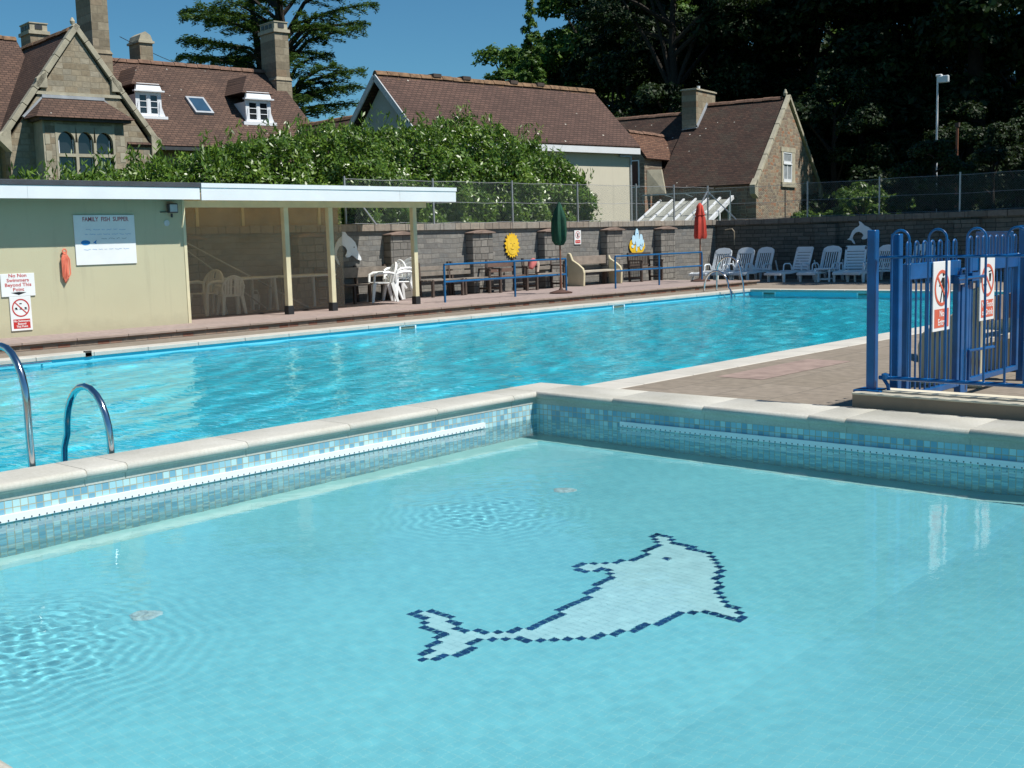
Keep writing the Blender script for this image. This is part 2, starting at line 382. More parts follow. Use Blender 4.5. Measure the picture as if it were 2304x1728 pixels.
# ------------------------------------------------------------------ pools
def mosaic(name, axes, cols, size=.0485, grout=(.42,.38,.26), off=(0,0), ms=.0028, rough=.18, rot=0, nz=.0):
    t = NT(name); vec = t.vmap(t.swz(*axes), loc=(off[0], off[1], 0), rot=(0,0,rot))
    br = t.N('ShaderNodeTexBrick'); br.offset = 0
    for k, v in (('Scale', 1), ('Mortar Size', ms), ('Mortar Smooth', .1), ('Brick Width', size), ('Row Height', size), ('Bias', 0)): br.inputs[k].default_value = v
    br.inputs['Color1'].default_value = (0,0,0,1); br.inputs['Color2'].default_value = (1,1,1,1); br.inputs['Mortar'].default_value = (.5,.5,.5,1)
    t.L(vec, br.inputs['Vector'])
    r = t.N('ShaderNodeValToRGB'); r.color_ramp.interpolation = 'CONSTANT'; e = r.color_ramp.elements
    while len(e) < len(cols): e.new(.5)
    for i, q in enumerate(cols): e[i].position = i/len(cols); e[i].color = (*q, 1)
    t.L(br.outputs['Color'], r.inputs['Fac']); c = r.outputs['Color']
    if nz: c = t.mix(nz, c, t.ramp(t.noise(.7, 4, .6).outputs['Fac'], [(.3, (.8,.85,.88)), (.7, (1.12,1.08,1.06))]), 'MULTIPLY')
    c = t.mix(br.outputs['Fac'], c, grout)
    return t.done(c, rough, t.bump(t.math('SUBTRACT', 1, br.outputs['Fac']), .3, .002), 0, .5)
MCOL = [(.17,.36,.47),(.36,.60,.67),(.24,.47,.57),(.46,.67,.69),(.19,.40,.52),(.30,.53,.62)]
MOSX = mosaic('mixed_blue_mosaic_side', (1,2), MCOL, off=(0,-.035))
MOSY = mosaic('mixed_blue_mosaic_end', (0,2), MCOL, off=(0,-.035))
FLOORT = mosaic('turquoise_floor_mosaic', (0,1), [(.285,.765,.845),(.295,.775,.85),(.278,.755,.84),(.288,.768,.845)], .0462, (.40,.82,.85), off=(.010,.012), ms=.0016, nz=.6)
NAVY = plain('navy_mosaic', (.012,.055,.17), .2, .5, 14)
PALET = plain('pale_mosaic', (.60,.92,.96), .2, .04, 9)

paddle = thing('paddling_pool', (0,0,0), 'small turquoise paddling pool in the foreground with a tiled dolphin on its floor', 'pool')
FZ = -.90
m = MB()
m.face([(QX0,QY0,FZ),(QX0,QY1,FZ),(QX0,QY1,.035),(QX0,QY0,.035)])
m.face([(QX1,QY1,FZ),(QX1,QY0,FZ),(QX1,QY0,.035),(QX1,QY1,.035)])
m.cm = 1
m.face([(QX0,QY1,FZ),(QX1,QY1,FZ),(QX1,QY1,.035),(QX0,QY1,.035)])
m.face([(QX1,QY0,FZ),(QX0,QY0,FZ),(QX0,QY0,.035),(QX1,QY0,.035)])
m.build('tiled_wall', [MOSX, MOSY], paddle)
SXB = -2.85; FR = FZ+.62; QX1_, QX1 = QX1, 0.0  # floor rise steepened so its tilt darkens the right side
m = MB(); m.face([(QX0,QY0,FZ),(SXB,QY0,FZ),(SXB,QY1,FZ),(QX0,QY1,FZ)]); m.face([(SXB,QY0,FZ),(SXB+.35,QY0,FZ+.035),(SXB+.35,QY1,FZ+.035),(SXB,QY1,FZ)]); m.face([(SXB+.35,QY0,FZ+.035),(QX1,QY0,FR),(QX1,QY1,FR),(SXB+.35,QY1,FZ+.035)]); m.face([(QX1,QY0,FR),(QX1_,QY0,FR),(QX1_,QY1,FR),(QX1,QY1,FR)]); m.build('pool_floor', FLOORT, paddle)
m = MB()
m.box(QX0+.002,QY0,FZ,QX0+.24,QY1-.003,FZ+.006); m.box(QX0+.24,QY1-.24,FZ,SXB,QY1-.003,FZ+.006); m.hexa([(SXB,QY1-.24,FZ),(QX1,QY1-.24,FR),(QX1,QY1-.003,FR),(SXB,QY1-.003,FZ),(SXB,QY1-.24,FZ+.006),(QX1,QY1-.24,FR+.006),(QX1,QY1-.003,FR+.006),(SXB,QY1-.003,FZ+.006)])
m.build('cove', BAND, paddle)
QX1 = QX1_
# coping
def prof(outer, inner, sgn):      # half-round nose over a recessed band; outer/inner run along the section, sgn = direction of the nose
    c = inner-sgn*.032; wl_ = inner-sgn*.037; q = [(outer,.003),(outer,.136),(outer+sgn*.008,.144),(c,.144)]
    for k in range(1, 9): a = R(90-180*k/8); q.append((c+sgn*.032*math.cos(a), .112+.032*math.sin(a)))
    q += [(wl_+sgn*.003,.0795),(wl_+sgn*.003,.0352),(wl_-sgn*.006,.0352),(wl_-sgn*.006,.003)]
    return q
m = MB(); mo = MB()
def run(axis, a, b, outer, inner, sgn, lens):
    p = a; i = 0
    while p < b-.02:
        l = min(lens[i % len(lens)], b-p); i += 1
        pr_ = prof(outer, inner, sgn)
        if axis == 'y': m.prism([(q[0], p+.003, q[1]) for q in pr_], (0, l-.006, 0))
        else: m.prism([(p+.003, q[0], q[1]) for q in pr_], (l-.006, 0, 0))
        p += l
    pr_ = [(q[0]+(sgn*.004 if q[0] == outer else -sgn*.003), q[1]-(.004 if q[1] > .1 else 0)) for q in prof(outer, inner, sgn)]
    if axis == 'y': mo.prism([(q[0], a+.01, q[1]) for q in pr_], (0, b-a-.02, 0))
    else: mo.prism([(a+.01, q[0], q[1]) for q in pr_], (b-a-.02, 0, 0))
run('y', .78, 7.9, -7.3, -6.883, 1, [.93,.93,.93,.28,.93,.93])
run('x', -6.92, 2.6, 8.41, 7.863, -1, [.88,.9,.92,.3,.9])
run('x', -6.92, 2.6, .78, 1.317, 1, [.9])
m.box(-7.3,7.905,.003,-6.925,8.41,.144)
cp = m.build('coping', COPE, paddle, .004, True)
mo.build('coping_joint', plain('pale_joint_mortar', (.50,.47,.40), .9, .1), paddle)
# overflow gratings with drainage slots
for (ax, a, b, fx) in (('y', 1.3, 7.21, QX0), ('x', -5.97, 2.5, QY1)):
    m = MB(); s_ = m; k = a+.03
    if ax == 'y':
        m.box(fx+.001,a,-.092,fx+.022,b,-.048); m.cm = 1
        while k < b-.02: s_.box(fx+.018,k,-.089,fx+.0235,k+.008,-.079); k += .048
    else:
        m.box(a,fx-.022,-.092,b,fx-.001,-.048); m.cm = 1
        while k < b-.02: s_.box(k,fx-.0235,-.089,k+.008,fx-.018,-.079); k += .048
    m.build('overflow_grating', [GRATE, SLOTM], paddle)
# dolphin mosaic, tile by tile on the floor grid
DC = [(0,8),(0,9),(1,10),(2,10),(3,10),(4,10),(5,9),(6,9),(7,8),(8,8),(9,9),(10,9),(11,10),(12,11),(12,12),(13,13),(13,14),(13,15),(13,16),(13,17),(13,18),(12,19),(12,20),(12,21),(12,22),(12,23),(12,24),(11,25),(11,26),(11,27),(10,28),(10,29),(10,30),(10,31),(9,32),(8,33),(7,33),(7,32),(6,31),(5,31),(4,32),(4,33),(5,34),(6,35),(7,36),(7,37),(8,38),(8,39),(8,40),(8,41),(7,42),(7,43),(7,44),(7,45),(6,46),(5,47),(4,48),(4,49),(5,49),(6,49),(7,48),(8,47),(9,47),(10,47),(11,47),(11,46),(12,46),(13,46),(14,46),(15,45),(16,44),(17,43),(18,42),(19,41),(19,40),(20,39),(20,38),(21,37),(22,36),(22,35),(23,34),(24,33),(25,32),(26,31),(27,31),(28,30),(29,29),(29,28),(28,28),(27,28),(26,28),(25,28),(24,27),(23,26),(23,25),(23,24),(23,23),(23,22),(22,21),(22,20),(22,19),(21,18),(21,17),(20,16),(20,15),(19,14),(18,13),(17,12),(16,11),(15,10),(14,10),(13,9),(12,8),(11,7),(11,6),(12,5),(12,4),(12,3),(11,2),(11,1),(10,0),(9,1),(9,2),(8,3),(8,4),(7,5),(7,6),(6,6),(5,6),(4,6),(3,7),(2,8),(1,8)]
def cell(i, j, z, e=.0):
    ox, oy = -4.289+.0462*i-.0003*j, 3.537+.0461*j-.0001*i; h = .5-e
    return [(ox+.0462*a*h, oy+.0461*b*h, z) for a, b in ((-1,-1),(1,-1),(1,1),(-1,1))]
def cell2(i, j, z, e): return [(p[0], p[1], p[2]) for p in cell(i, j, z, e)]
dset = set(DC); outside = set(); st = [(-1,-1)]
while st:
    q = st.pop()
    if q in outside or q in dset or not (-2 <= q[0] <= 32 and -2 <= q[1] <= 52): continue
    outside.add(q); st += [(q[0]+1,q[1]),(q[0]-1,q[1]),(q[0],q[1]+1),(q[0],q[1]-1)]
m = MB(); m2 = MB()
for i in range(0, 31):
    for j in range(0, 51):
        if (i, j) in dset: m.face(cell2(i, j, FZ+.003, .05))
        elif (i, j) not in outside: m2.face(cell2(i, j, FZ+.002, .012))
m.face(cell2(11, 41, FZ+.0035, .05))
dm = m2.build('dolphin_mosaic', PALET, paddle); m.build('dolphin_outline', NAVY, dm)
for q in ((-5.34,3.03),(-5.31,6.35)):
    m = MB(); m.lathe([(.0,0),(.08,0),(.075,.004),(.05,.006),(.0,.006)], (q[0],q[1],FZ+.003), 18); m.build('inlet_cover', plain('speckled_inlet_plastic', (.58,.74,.74), .4, .35, 40), paddle, smooth=True)

pool = thing('swimming_pool', (0,0,0), 'long bright blue swimming pool running away behind the paddling pool', 'pool')
def mk_basin():
    t = NT('pale_blue_pool_paint'); n = t.noise(.5, 4)
    c = t.ramp(n.outputs['Fac'], [(.3, (.13,.55,.70)), (.7, (.17,.62,.76))])
    return t.done(c, .4)
def mk_bfloor():
    t = NT('blue_pool_floor'); n = t.noise(.35, 4)
    c = t.ramp(n.outputs['Fac'], [(.3, (.07,.74,.97)), (.7, (.11,.82,1.0))])
    return t.done(c, .4)
BZ = -1.35
m = MB()
m.face([(PX0,PY0,BZ),(PX0,PY1,BZ),(PX0,PY1,-.03),(PX0,PY0,-.03)]); m.face([(PX1,PY1,BZ),(PX1,PY0,BZ),(PX1,PY0,-.03),(PX1,PY1,-.03)])
m.face([(PX0,PY1,BZ),(PX1,PY1,BZ),(PX1,PY1,-.03),(PX0,PY1,-.03)]); m.face([(PX1,PY0,BZ),(PX0,PY0,BZ),(PX0,PY0,-.03),(PX1,PY0,-.03)])
m.cm = 1; m.face([(PX0,PY0,BZ),(PX1,PY0,BZ),(PX1,PY1,BZ),(PX0,PY1,BZ)])
m.build('basin', [mk_basin(), mk_bfloor()], pool)
m = MB()
def strip(x0, y0, x1, y1, along):
    p = (y0 if along == 'y' else x0); e = (y1 if along == 'y' else x1)
    while p < e-.01:
        q = min(p+.9, e)
        if along == 'y': m.box(x0,p+.003,-.055,x1,q-.003,.008)
        else: m.box(p+.003,y0,-.055,q-.003,y1,.008)
        p = q
strip(-16.86,PY0,-16.47,PY1+.4,'y'); strip(-7.48,PY0,-7.03,PY1+.4,'y'); strip(-16.47,PY1-.03,-7.48,PY1+.38,'x'); strip(-16.47,PY0-.35,-7.48,PY0+.03,'x')
m.build('pool_edge', COPE2, pool, .006)
for (ax, a, b) in (('x',14.97,15.40),('x',21.57,22.02),('y',-16.12,-15.72),('y',-13.45,-13.05),('y',-10.6,-10.2)):
    f = MB(); g = MB()
    if ax == 'x':
        for bx in ((a,-.22,a+.035,-.035),(b-.035,-.22,b,-.035),(a+.035,-.07,b-.035,-.035),(a+.035,-.22,b-.035,-.19)): f.box(PX0-.02,bx[0],bx[1],PX0+.02,bx[2],bx[3])
        g.box(PX0+.003,a+.035,-.19,PX0+.006,b-.035,-.07)
    else:
        for bx in ((a,-.22,a+.035,-.035),(b-.035,-.22,b,-.035),(a+.035,-.07,b-.035,-.035),(a+.035,-.22,b-.035,-.19)): f.box(bx[0],PY1-.02,bx[1],bx[2],PY1+.02,bx[3])
        g.box(a+.035,PY1-.006,-.19,b-.035,PY1-.003,-.07)
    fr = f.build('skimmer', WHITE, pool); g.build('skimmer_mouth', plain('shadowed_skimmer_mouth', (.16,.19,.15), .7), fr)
m = MB(); m.tube([(PX0+.08,5.2,-.075),(PX0+.08,8.1,-.075)], .018, 8); m.tube([(PX0,8.0,-.075),(PX0+.08,8.0,-.075)], .014, 6); m.build('grab_rail', STEEL, pool, smooth=True)
m = MB(); m.box(PX0-.03,8.66,-.06,PX0+.03,8.76,.03); m.build('depth_marker', DKWOOD, pool)

def glasswater(name, tint, rip=0):
    t = NT(name); t.n.remove(t.b); g = t.N('ShaderNodeBsdfGlass'); g.inputs['IOR'].default_value = 1.33; g.inputs['Roughness'].default_value = 0
    g.inputs['Color'].default_value = (*tint, 1); t.L(g.outputs[0], t.out.inputs[0])
    if rip == 2:
        t.L(t.bump(t.math('ADD', t.math('MULTIPLY', t.noise(26, 3, .6).outputs['Fac'], .00034), t.math('MULTIPLY', t.noise(5, 2, .5).outputs['Fac'], .0006)), 1, 1), g.inputs['Normal'])
    if rip == 1:
        n = t.noise(1, 2, .5, t.vmap(scale=(3.4,6.6,1), rot=(0,0,R(-35))), 1.0); n2 = t.noise(1, 2, .5, t.vmap(scale=(9,15,1), rot=(0,0,R(-35))), .6)
        t.L(t.bump(t.math('ADD', t.math('MULTIPLY', n.outputs['Fac'], .012), t.math('MULTIPLY', n2.outputs['Fac'], .0014)), 1, 1), g.inputs['Normal'])
    return t.mat
def waves(X, Y, amp, l0, l1, n, seed, dirc=0, spread=180):
    rs = np.random.RandomState(seed); h = 0
    for k in range(n):
        l = l0*(l1/l0)**rs.rand(); a = math.radians(dirc+spread*(rs.rand()*2-1)); ph = rs.rand()*6.28
        h = h+amp*(l/l1)*np.sin((X*math.cos(a)+Y*math.sin(a))*2*math.pi/l+ph+.7*np.sin(X*.9+k)*np.cos(Y*.7+2*k))
    return h
def drops(X, Y, cx, cy, rad, amp, seed):
    """water welling up over an inlet: choppy middle, rings running outwards"""
    rs = np.random.RandomState(seed); d = np.hypot(X-cx, Y-cy); th = np.arctan2(Y-cy, X-cx)
    f = np.clip(1-d/rad, 0, 1)**1.3; dd = d+.03*np.sin(5*th+1)+.02*np.sin(11*th)+.02*np.sin(3*th+2)
    h = .24*np.sin(dd*86)*f*np.clip(d/(rad*.35), 0, 1)
    g = np.clip(1-d/(rad*.62), 0, 1)**1.1; c = 0
    for k in range(34):
        l = .042*(3.0)**rs.rand(); a = rs.rand()*6.283; c = c+(l/.1)*np.sin((X*math.cos(a)+Y*math.sin(a))*6.283/l+rs.rand()*6.28+.8*np.sin(7*X+k)*np.sin(6*Y-k))
    return amp*(h+c*g*.105)
def water(name, x0, y0, x1, y1, z, dx, f, mat):
    nx = int((x1-x0)/dx)+1; ny = int((y1-y0)/dx)+1
    X, Y = np.meshgrid(np.linspace(x0, x1, nx), np.linspace(y0, y1, ny))
    co = np.stack([X, Y, z+f(X, Y)], -1).reshape(-1, 3).astype(np.float32)
    me = bpy.data.meshes.new(name); me.vertices.add(len(co)); me.vertices.foreach_set('co', co.ravel())
    i = np.arange((nx-1)*(ny-1)); a = (i//(nx-1))*nx+i % (nx-1); q = np.stack([a, a+1, a+nx+1, a+nx], -1).astype(np.int32)
    me.loops.add(q.size); me.loops.foreach_set('vertex_index', q.ravel()); me.polygons.add(len(q))
    me.polygons.foreach_set('loop_start', np.arange(0, q.size, 4, dtype=np.int32)); me.polygons.foreach_set('loop_total', np.full(len(q), 4, np.int32))
    me.polygons.foreach_set('use_smooth', np.ones(len(q), bool)); me.materials.append(mat); me.update(calc_edges=True)
    o = bpy.data.objects.new(name, me); COL.objects.link(o); o.cycles.is_caustics_caster = True
    return tag(o, kind='structure')
water('pool_water', PX0, PY0, PX1, PY1, -.12, .05,
      lambda X, Y: waves(X, Y, .0030, .50, 1.7, 18, 2, 35, 60)+waves(X, Y, .0010, .24, .6, 10, 5, 38, 45), glasswater('pool_water', (.70,.985,1.0), 1))
water('paddling_water', QX0, QY0, QX1, QY1, -.10, .018,
      lambda X, Y: waves(X, Y, .00010, .07, .6, 24, 1)+drops(X, Y, -5.10, 2.40, 1.35, .0015, 3)+drops(X, Y, -4.98, 5.62, .95, .0012, 4)+drops(X, Y, -1.85, 2.75, .75, .0010, 6),
      glasswater('paddling_water', (.90,.99,1.0), 2))
sl.cycles.is_caustics_light = True
for o in bpy.data.objects:
    if o.name.split('.')[0] in ('tiled_wall','pool_floor','cove','dolphin_mosaic','dolphin_outline','basin','inlet_cover'): o.cycles.is_caustics_receiver = True

# ------------------------------------------------------------------ ladders and handrails
def rail(y, top, x_deck, x_water, parent, zd=.0):
    m = MB(); s = 1 if x_water > x_deck else -1; w_ = abs(x_water-x_deck); pts = [(x_deck, y, zd)]
    r = w_/2; zc = top-r*1.15
    pts.append((x_deck+s*.01, y, zc*.6))
    for k in range(0, 13):
        a = math.pi*(1-k/12); pts.append((x_deck+s*(r+r*math.cos(a)*.97), y, zc+r*1.15*math.sin(a)))
    pts += [(x_water+s*.05, y, zc*.5), (x_water+s*.12, y, -.5)]
    m.tube(pts, .024, 12); return m.build('handrail', STEEL, parent, smooth=True)
la = thing('pool_ladder', (0,0,0), 'stainless steel pool handrails at left rising behind the paddling pool coping', 'ladder', group='stainless pool ladders')
rail(3.46,.9,-7.38,-8.0,la); rail(4.02,.57,-7.38,-8.0,la)
for z in (-.3,-.6): m = MB(); m.box(-7.95,3.5,z,-7.6,3.98,z+.03); m.build('step', STEEL, la)
lb = thing('pool_ladder', (0,0,0), 'stainless steel pool ladder at the far left corner, before the white loungers', 'ladder', group='stainless pool ladders')
rail(26.15,.55,-17.0,-16.25,lb); rail(26.75,.9,-17.0,-16.25,lb)
for y in (26.2,26.7): m = MB(); m.tube([(-16.42,y,-.05),(-16.42,y,-.6)], .02, 8); m.build('stile', STEEL, lb)
for z in (-.17,-.4): m = MB(); m.box(-16.44,26.2,z,-16.36,26.7,z+.03); m.build('step', STEEL, lb)

# ------------------------------------------------------------------ long stone wall with piers, end wall
WX = -21.7
wl = thing('stone_wall', (0,0,0), 'long grey stone wall with dark sided piers behind the benches and railings', 'wall')
m = MB(); m.box(WX-.35,-4,-.1,WX,34.1,1.79); m.build('walling', WALLST, wl)
m = MB(); y = -4
while y < 34: 
    l = random.choice((.5,.62,.7)); m.box(WX-.41,y+.004,1.79,WX+.075,min(y+l-.004,34.16),1.955+random.uniform(-.008,.008)); y += l
m.build('coping', WCOPE, wl, .008)
PIER = brickmat('pier_stone', (1,2), .34, .17, [(.165,.155,.14), (.21,.195,.175), (.25,.235,.21)], (.075,.072,.066), .011, squash=.7, warp=.05)
SLATE = plain('flat_stone_cap', (.22,.16,.13), .9, .25, 4, bump=.4)
for yc in (13.7,16.9,19.68,22.53,25.39,28.22,30.97):
    m = MB(); m.box(WX,yc-.38,0,WX+.26,yc+.38,1.68); p = m.build('pier', PIER, wl, .01)
    m = MB(); m.prism([(WX,yc-.42,1.68),(WX,yc+.42,1.68),(WX,yc+.42,1.71),(WX,yc,1.775),(WX,yc-.42,1.71)], (.34,0,0)); m.build('cap', SLATE, p, .006)
we = thing('stone_wall', (0,0,0), 'shaded dark stone wall closing the far end behind the white loungers', 'wall')
m = MB(); m.box(WX+.003,34.1,-.1,12,34.45,1.77); m.build('walling', WALLSTX_SHADE, we)
m = MB(); x = WX
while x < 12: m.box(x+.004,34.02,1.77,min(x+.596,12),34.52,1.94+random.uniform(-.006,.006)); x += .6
m.build('coping', WCOPEX_SHADE, we, .008)
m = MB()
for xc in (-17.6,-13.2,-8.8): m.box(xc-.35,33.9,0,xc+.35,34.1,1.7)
m.build('pier', WALLSTX_SHADE, we)

# ------------------------------------------------------------------ chain link fence on the walls
def mk_chain():
    t = NT('chain_link'); sp = t.N('ShaderNodeSeparateXYZ'); t.L(t.co(), sp.inputs[0])
    a = t.math('ADD', sp.outputs[0], sp.outputs[1]); d = None
    for op in ('ADD', 'SUBTRACT'):
        f = t.math('ABSOLUTE', t.math('SUBTRACT', t.math('FRACT', t.math('DIVIDE', t.math(op, a, sp.outputs[2]), .072)), .5))
        f = t.math('LESS_THAN', f, .034); d = f if d is None else t.math('MAXIMUM', d, f)
    t.b.inputs['Base Color'].default_value = (.15,.18,.18,1); t.b.inputs['Roughness'].default_value = .5; t.b.inputs['Metallic'].default_value = .3
    t.L(d, t.b.inputs['Alpha']); return t.mat
CHAIN = mk_chain()
def fence(label, a, b, z0, z1, posts, braces=()):
    o = thing('chain_link_fence', (0,0,0), label, 'fence')
    a = Vector(a); b = Vector(b); m = MB()
    m.face([(a.x,a.y,z0),(b.x,b.y,z0),(b.x,b.y,z1-.03),(a.x,a.y,z1-.03)]); m.build('mesh', CHAIN, o)
    m = MB()
    for z in (z1-.04, (z0+z1)/2, z0+.06):
        n = 26; m.tube([(a.x+(b.x-a.x)*k/n, a.y+(b.y-a.y)*k/n, z-.012*(k % 3)) for k in range(n+1)], .005, 4)
    m.build('wire', GALV, o)
    for p in posts:
        m = MB(); m.box(p[0]-.02,p[1]-.02,z0-.1,p[0]+.02,p[1]+.02,z1+.02); m.build('post', GALV, o)
    for p, q in braces:
        m = MB(); m.beam(p, q, .035, .035); m.build('brace', GALV, o)
    return o
fence('chain link fence on long stone wall, in front of the hedge', (-21.88,18.3), (-21.88,34.3), 1.93, 3.08,
      [(-21.88,y) for y in (18.3,21.2,24.2,27.03,29.9,31.95,33.93)], [((-21.88,18.4,2.85),(-21.88,19.25,1.95)),((-21.88,33.9,2.9),(-21.88,33.0,1.95)),((-21.88,33.93,2.9),(-21.0,34.28,1.95))])
fence('thin dark fence standing on the shaded end wall below the trees', (-21.8,34.28), (6,34.28), 1.92, 3.05, [(x,34.28) for x in (-18.4,-16.0,-13.55,-10.6,-7.6)])

# ------------------------------------------------------------------ left pavilion: changing block and open shelter
BX = -19.1
cb = thing('changing_block', (0,0,0), 'flat roofed cream rendered block with a whiteboard and notices on its wall', 'building')
m = MB(); m.box(BX-2.6,-3,-.05,BX,12.11,2.40); m.build('wall', CREAM, cb)
m = MB(); m.box(BX-.02,12.11,.13,BX+.012,12.17,2.39); m.build('corner_board', CREAMW, cb)
FX = -18.62
m = MB(); m.box(BX-2.8,-3.2,2.40,FX-.03,12.2,2.60); m.build('roof', FELT, cb)
m = MB(); m.box(FX-.028,-3.2,2.585,FX+.012,12.24,2.675); m.build('felt_upstand', FELT, cb, .006)
for a, b in ((-3.2,4.2),(4.204,9.0),(9.004,12.2)):
    m = MB(); m.box(FX-.025,a,2.375,FX,b,2.583); m.build('fascia_board', UPVC, cb)
def mk_trans():
    t = NT('translucent_roof_sheet'); t.n.remove(t.b); a = t.N('ShaderNodeBsdfTranslucent'); a.inputs[0].default_value = (.80,.70,.50,1); b = t.N('ShaderNodeBsdfDiffuse'); b.inputs[0].default_value = (.4,.38,.33,1)
    x = t.N('ShaderNodeMixShader'); x.inputs[0].default_value = .35; t.L(a.outputs[0], x.inputs[1]); t.L(b.outputs[0], x.inputs[2]); t.L(x.outputs[0], t.out.inputs[0]); return t.mat
sh = thing('shelter', (0,0,0), 'open fronted timber shelter with deep white fascia and three posts', 'shelter')
m = MB(); m.box(FX-.03,12.25,2.395,FX+.0,18.68,2.60); m.cm = 1
m.box(FX+.001,12.22,2.362,FX+.022,17.05,2.585); m.box(FX+.001,17.055,2.362,FX+.022,18.72,2.585); m.box(FX-.004,12.22,2.588,FX+.034,18.74,2.668)
m.box(FX-2.9,18.68,2.40,FX-.03,18.70,2.64)
m.build('fascia', [CREAMW, UPVC], sh)
m = MB(); m.box(BX-2.75,12.25,2.50,FX-.032,18.66,2.52); m.build('roof', mk_trans(), sh)
m = MB(); y = 12.55
while y < 18.6: m.box(BX-2.6,y-.025,2.38,FX-.04,y+.025,2.50); y += .6
m.build('joists', CREAMW, sh)
m = MB(); m.box(-19.36,12.2,2.26,-19.27,18.45,2.385); m.build('beam', CREAMW, sh)
for y in (14.58,15.71,18.08):
    m = MB(); m.box(-19.37,y-.055,.30,-19.26,y+.055,2.26); p = m.build('post', CREAMW, sh, .004)
    m = MB(); m.box(-19.385,y-.07,.125,-19.245,y+.07,.305); m.build('foot', BLACK, p, .004)
# boarding above the wall at the back of the shelter
m = MB(); m.box(WX-.12,12.11,1.955,WX-.08,17.98,2.5)
m.build('back_boarding', plain('warm_brown_boards', (.36,.28,.19), .8, .2, 3, bump=.2), sh)
m = MB()
for y in (13.1,14.15,15.3,16.35,17.4): m.box(WX-.08,y-.035,1.955,WX-.04,y+.035,2.5)
m.box(WX-.08,12.2,2.42,WX-.035,18.0,2.5)
m.build('batten', CREAMW, sh)
# clear plastic windbreak between block and end of shelter
def mk_screen():
    t = NT('dusty_clear_plastic'); n = t.noise(1.1, 4); t.n.remove(t.b)
    tr = t.N('ShaderNodeBsdfTransparent'); tr.inputs[0].default_value = (.93,.90,.84,1)
    df = t.N('ShaderNodeBsdfDiffuse'); df.inputs[0].default_value = (.62,.54,.42,1)
    f = t.N('ShaderNodeMapRange'); t.L(n.outputs['Fac'], f.inputs[0]); f.inputs[1].default_value = .3; f.inputs[2].default_value = .8; f.inputs[3].default_value = .13; f.inputs[4].default_value = .24
    m1 = t.N('ShaderNodeMixShader'); t.L(f.outputs[0], m1.inputs[0]); t.L(tr.outputs[0], m1.inputs[1]); t.L(df.outputs[0], m1.inputs[2])
    t.L(m1.outputs[0], t.out.inputs[0]); return t.mat
sc = thing('windbreak_screen', (0,0,0), 'dusty clear plastic windbreak hanging across the shelter behind its posts', 'screen')
m = MB(); m.box(-19.98,12.13,.16,-19.975,16.58,2.38); m.build('sheet', mk_screen(), sc)
m = MB(); m.box(-20.0,12.13,.13,-19.95,16.6,.165); m.build('bottom_rail', DKWOOD, sc)

# notices, whiteboard and fittings on the block
def sign(name, label, cat, y0, y1, z0, z1, mat=SIGNW, x=BX):
    o = thing(name, (x, (y0+y1)/2, z0), label, cat)
    m = MB(); m.box(.004,(y0-y1)/2,0,.02,(y1-y0)/2,z1-z0); m.build('board', mat, o, .003); return o
def ring(r, w_, M, mat, parent, name='prohibition_ring', n=32, bar=True):
    m = MB(); ov = [(math.cos(2*math.pi*k/n), math.sin(2*math.pi*k/n)) for k in range(n)]
    for k in range(n):
        a = ov[k]; b = ov[(k+1) % n]
        m.prism([M @ Vector((a[0]*(r-w_), a[1]*(r-w_), 0)), M @ Vector((a[0]*r, a[1]*r, 0)), M @ Vector((b[0]*r, b[1]*r, 0)), M @ Vector((b[0]*(r-w_), b[1]*(r-w_), 0))], M.to_3x3() @ Vector((0,0,.002)))
    if bar:
        c = math.sqrt(.5); q = w_*.42
        P = [(-c*r*.9-q*c, c*r*.9-q*c), (-c*r*.9+q*c, c*r*.9+q*c), (c*r*.9+q*c, -c*r*.9+q*c), (c*r*.9-q*c, -c*r*.9-q*c)]
        m.prism([M @ Vector((p[0], p[1], .0004)) for p in P], M.to_3x3() @ Vector((0,0,.002)))
    return m.build(name, mat, parent)
o = sign('whiteboard', 'white board headed FAMILY FISH SUPPER with a drawn blue fish', 'whiteboard', 9.99, 11.13, 1.27, 2.12)
text('FAMILY  FISH  SUPPER', .105, face_x(.021,.02,.775), MARKR, o, bold=.002, sx=.86)
rs = random.Random(5)
def scrib(y0, y1, z):
    pts = []; y = y0; m = MB()
    while y < y1:
        wl_ = rs.uniform(.05,.13); pts = [(.0215, y+wl_*k/6, z+rs.uniform(-.009,.009)) for k in range(7)]; m.tube(pts, .0022, 4); y += wl_+.035
    return m
scrib(-.36,.36,.60).build('handwriting', MARKB, o); scrib(-.38,.42,.52).build('handwriting', MARKB, o); scrib(-.08,.40,.445).build('handwriting', BLACKT, o); scrib(-.42,.35,.26).build('handwriting', MARKB, o)
m = MB(); m.prism([(.020,-.38+.085*math.cos(a*math.pi/9),.38+.042*math.sin(a*math.pi/9)) for a in range(18)], (.003,0,0)); m.prism([(.020,-.24,.38),(.020,-.17,.425),(.020,-.19,.385),(.020,-.18,.35)], (.003,0,0)); m.build('drawn_fish', MARKB, o)
o = sign('notice', 'white notice reading No Non Swimmers Beyond This Point with an arrow', 'notice', 8.66, 9.23, .80, 1.175)
text('No Non\nSwimmers\nBeyond This\nPoint', .080, face_x(.021,0,.225), REDT, o, bold=.0012, sx=1.12)
m = MB(); m.prism([(.02,-.13,.062),(.02,-.03,.070),(.02,0,.074),(.02,.03,.070),(.02,.13,.062),(.02,.02,.030),(.02,0,.022),(.02,-.02,.030)], (.002,0,0)); m.build('arrow', BLACKT, o)
o = sign('notice', 'white notice with red crossed swimmers symbol and red lettered panel, below another notice', 'notice', 8.78, 9.14, .235, .797)
ring(.148,.02,face_x(.021,0,.375),REDT,o)
m = MB()
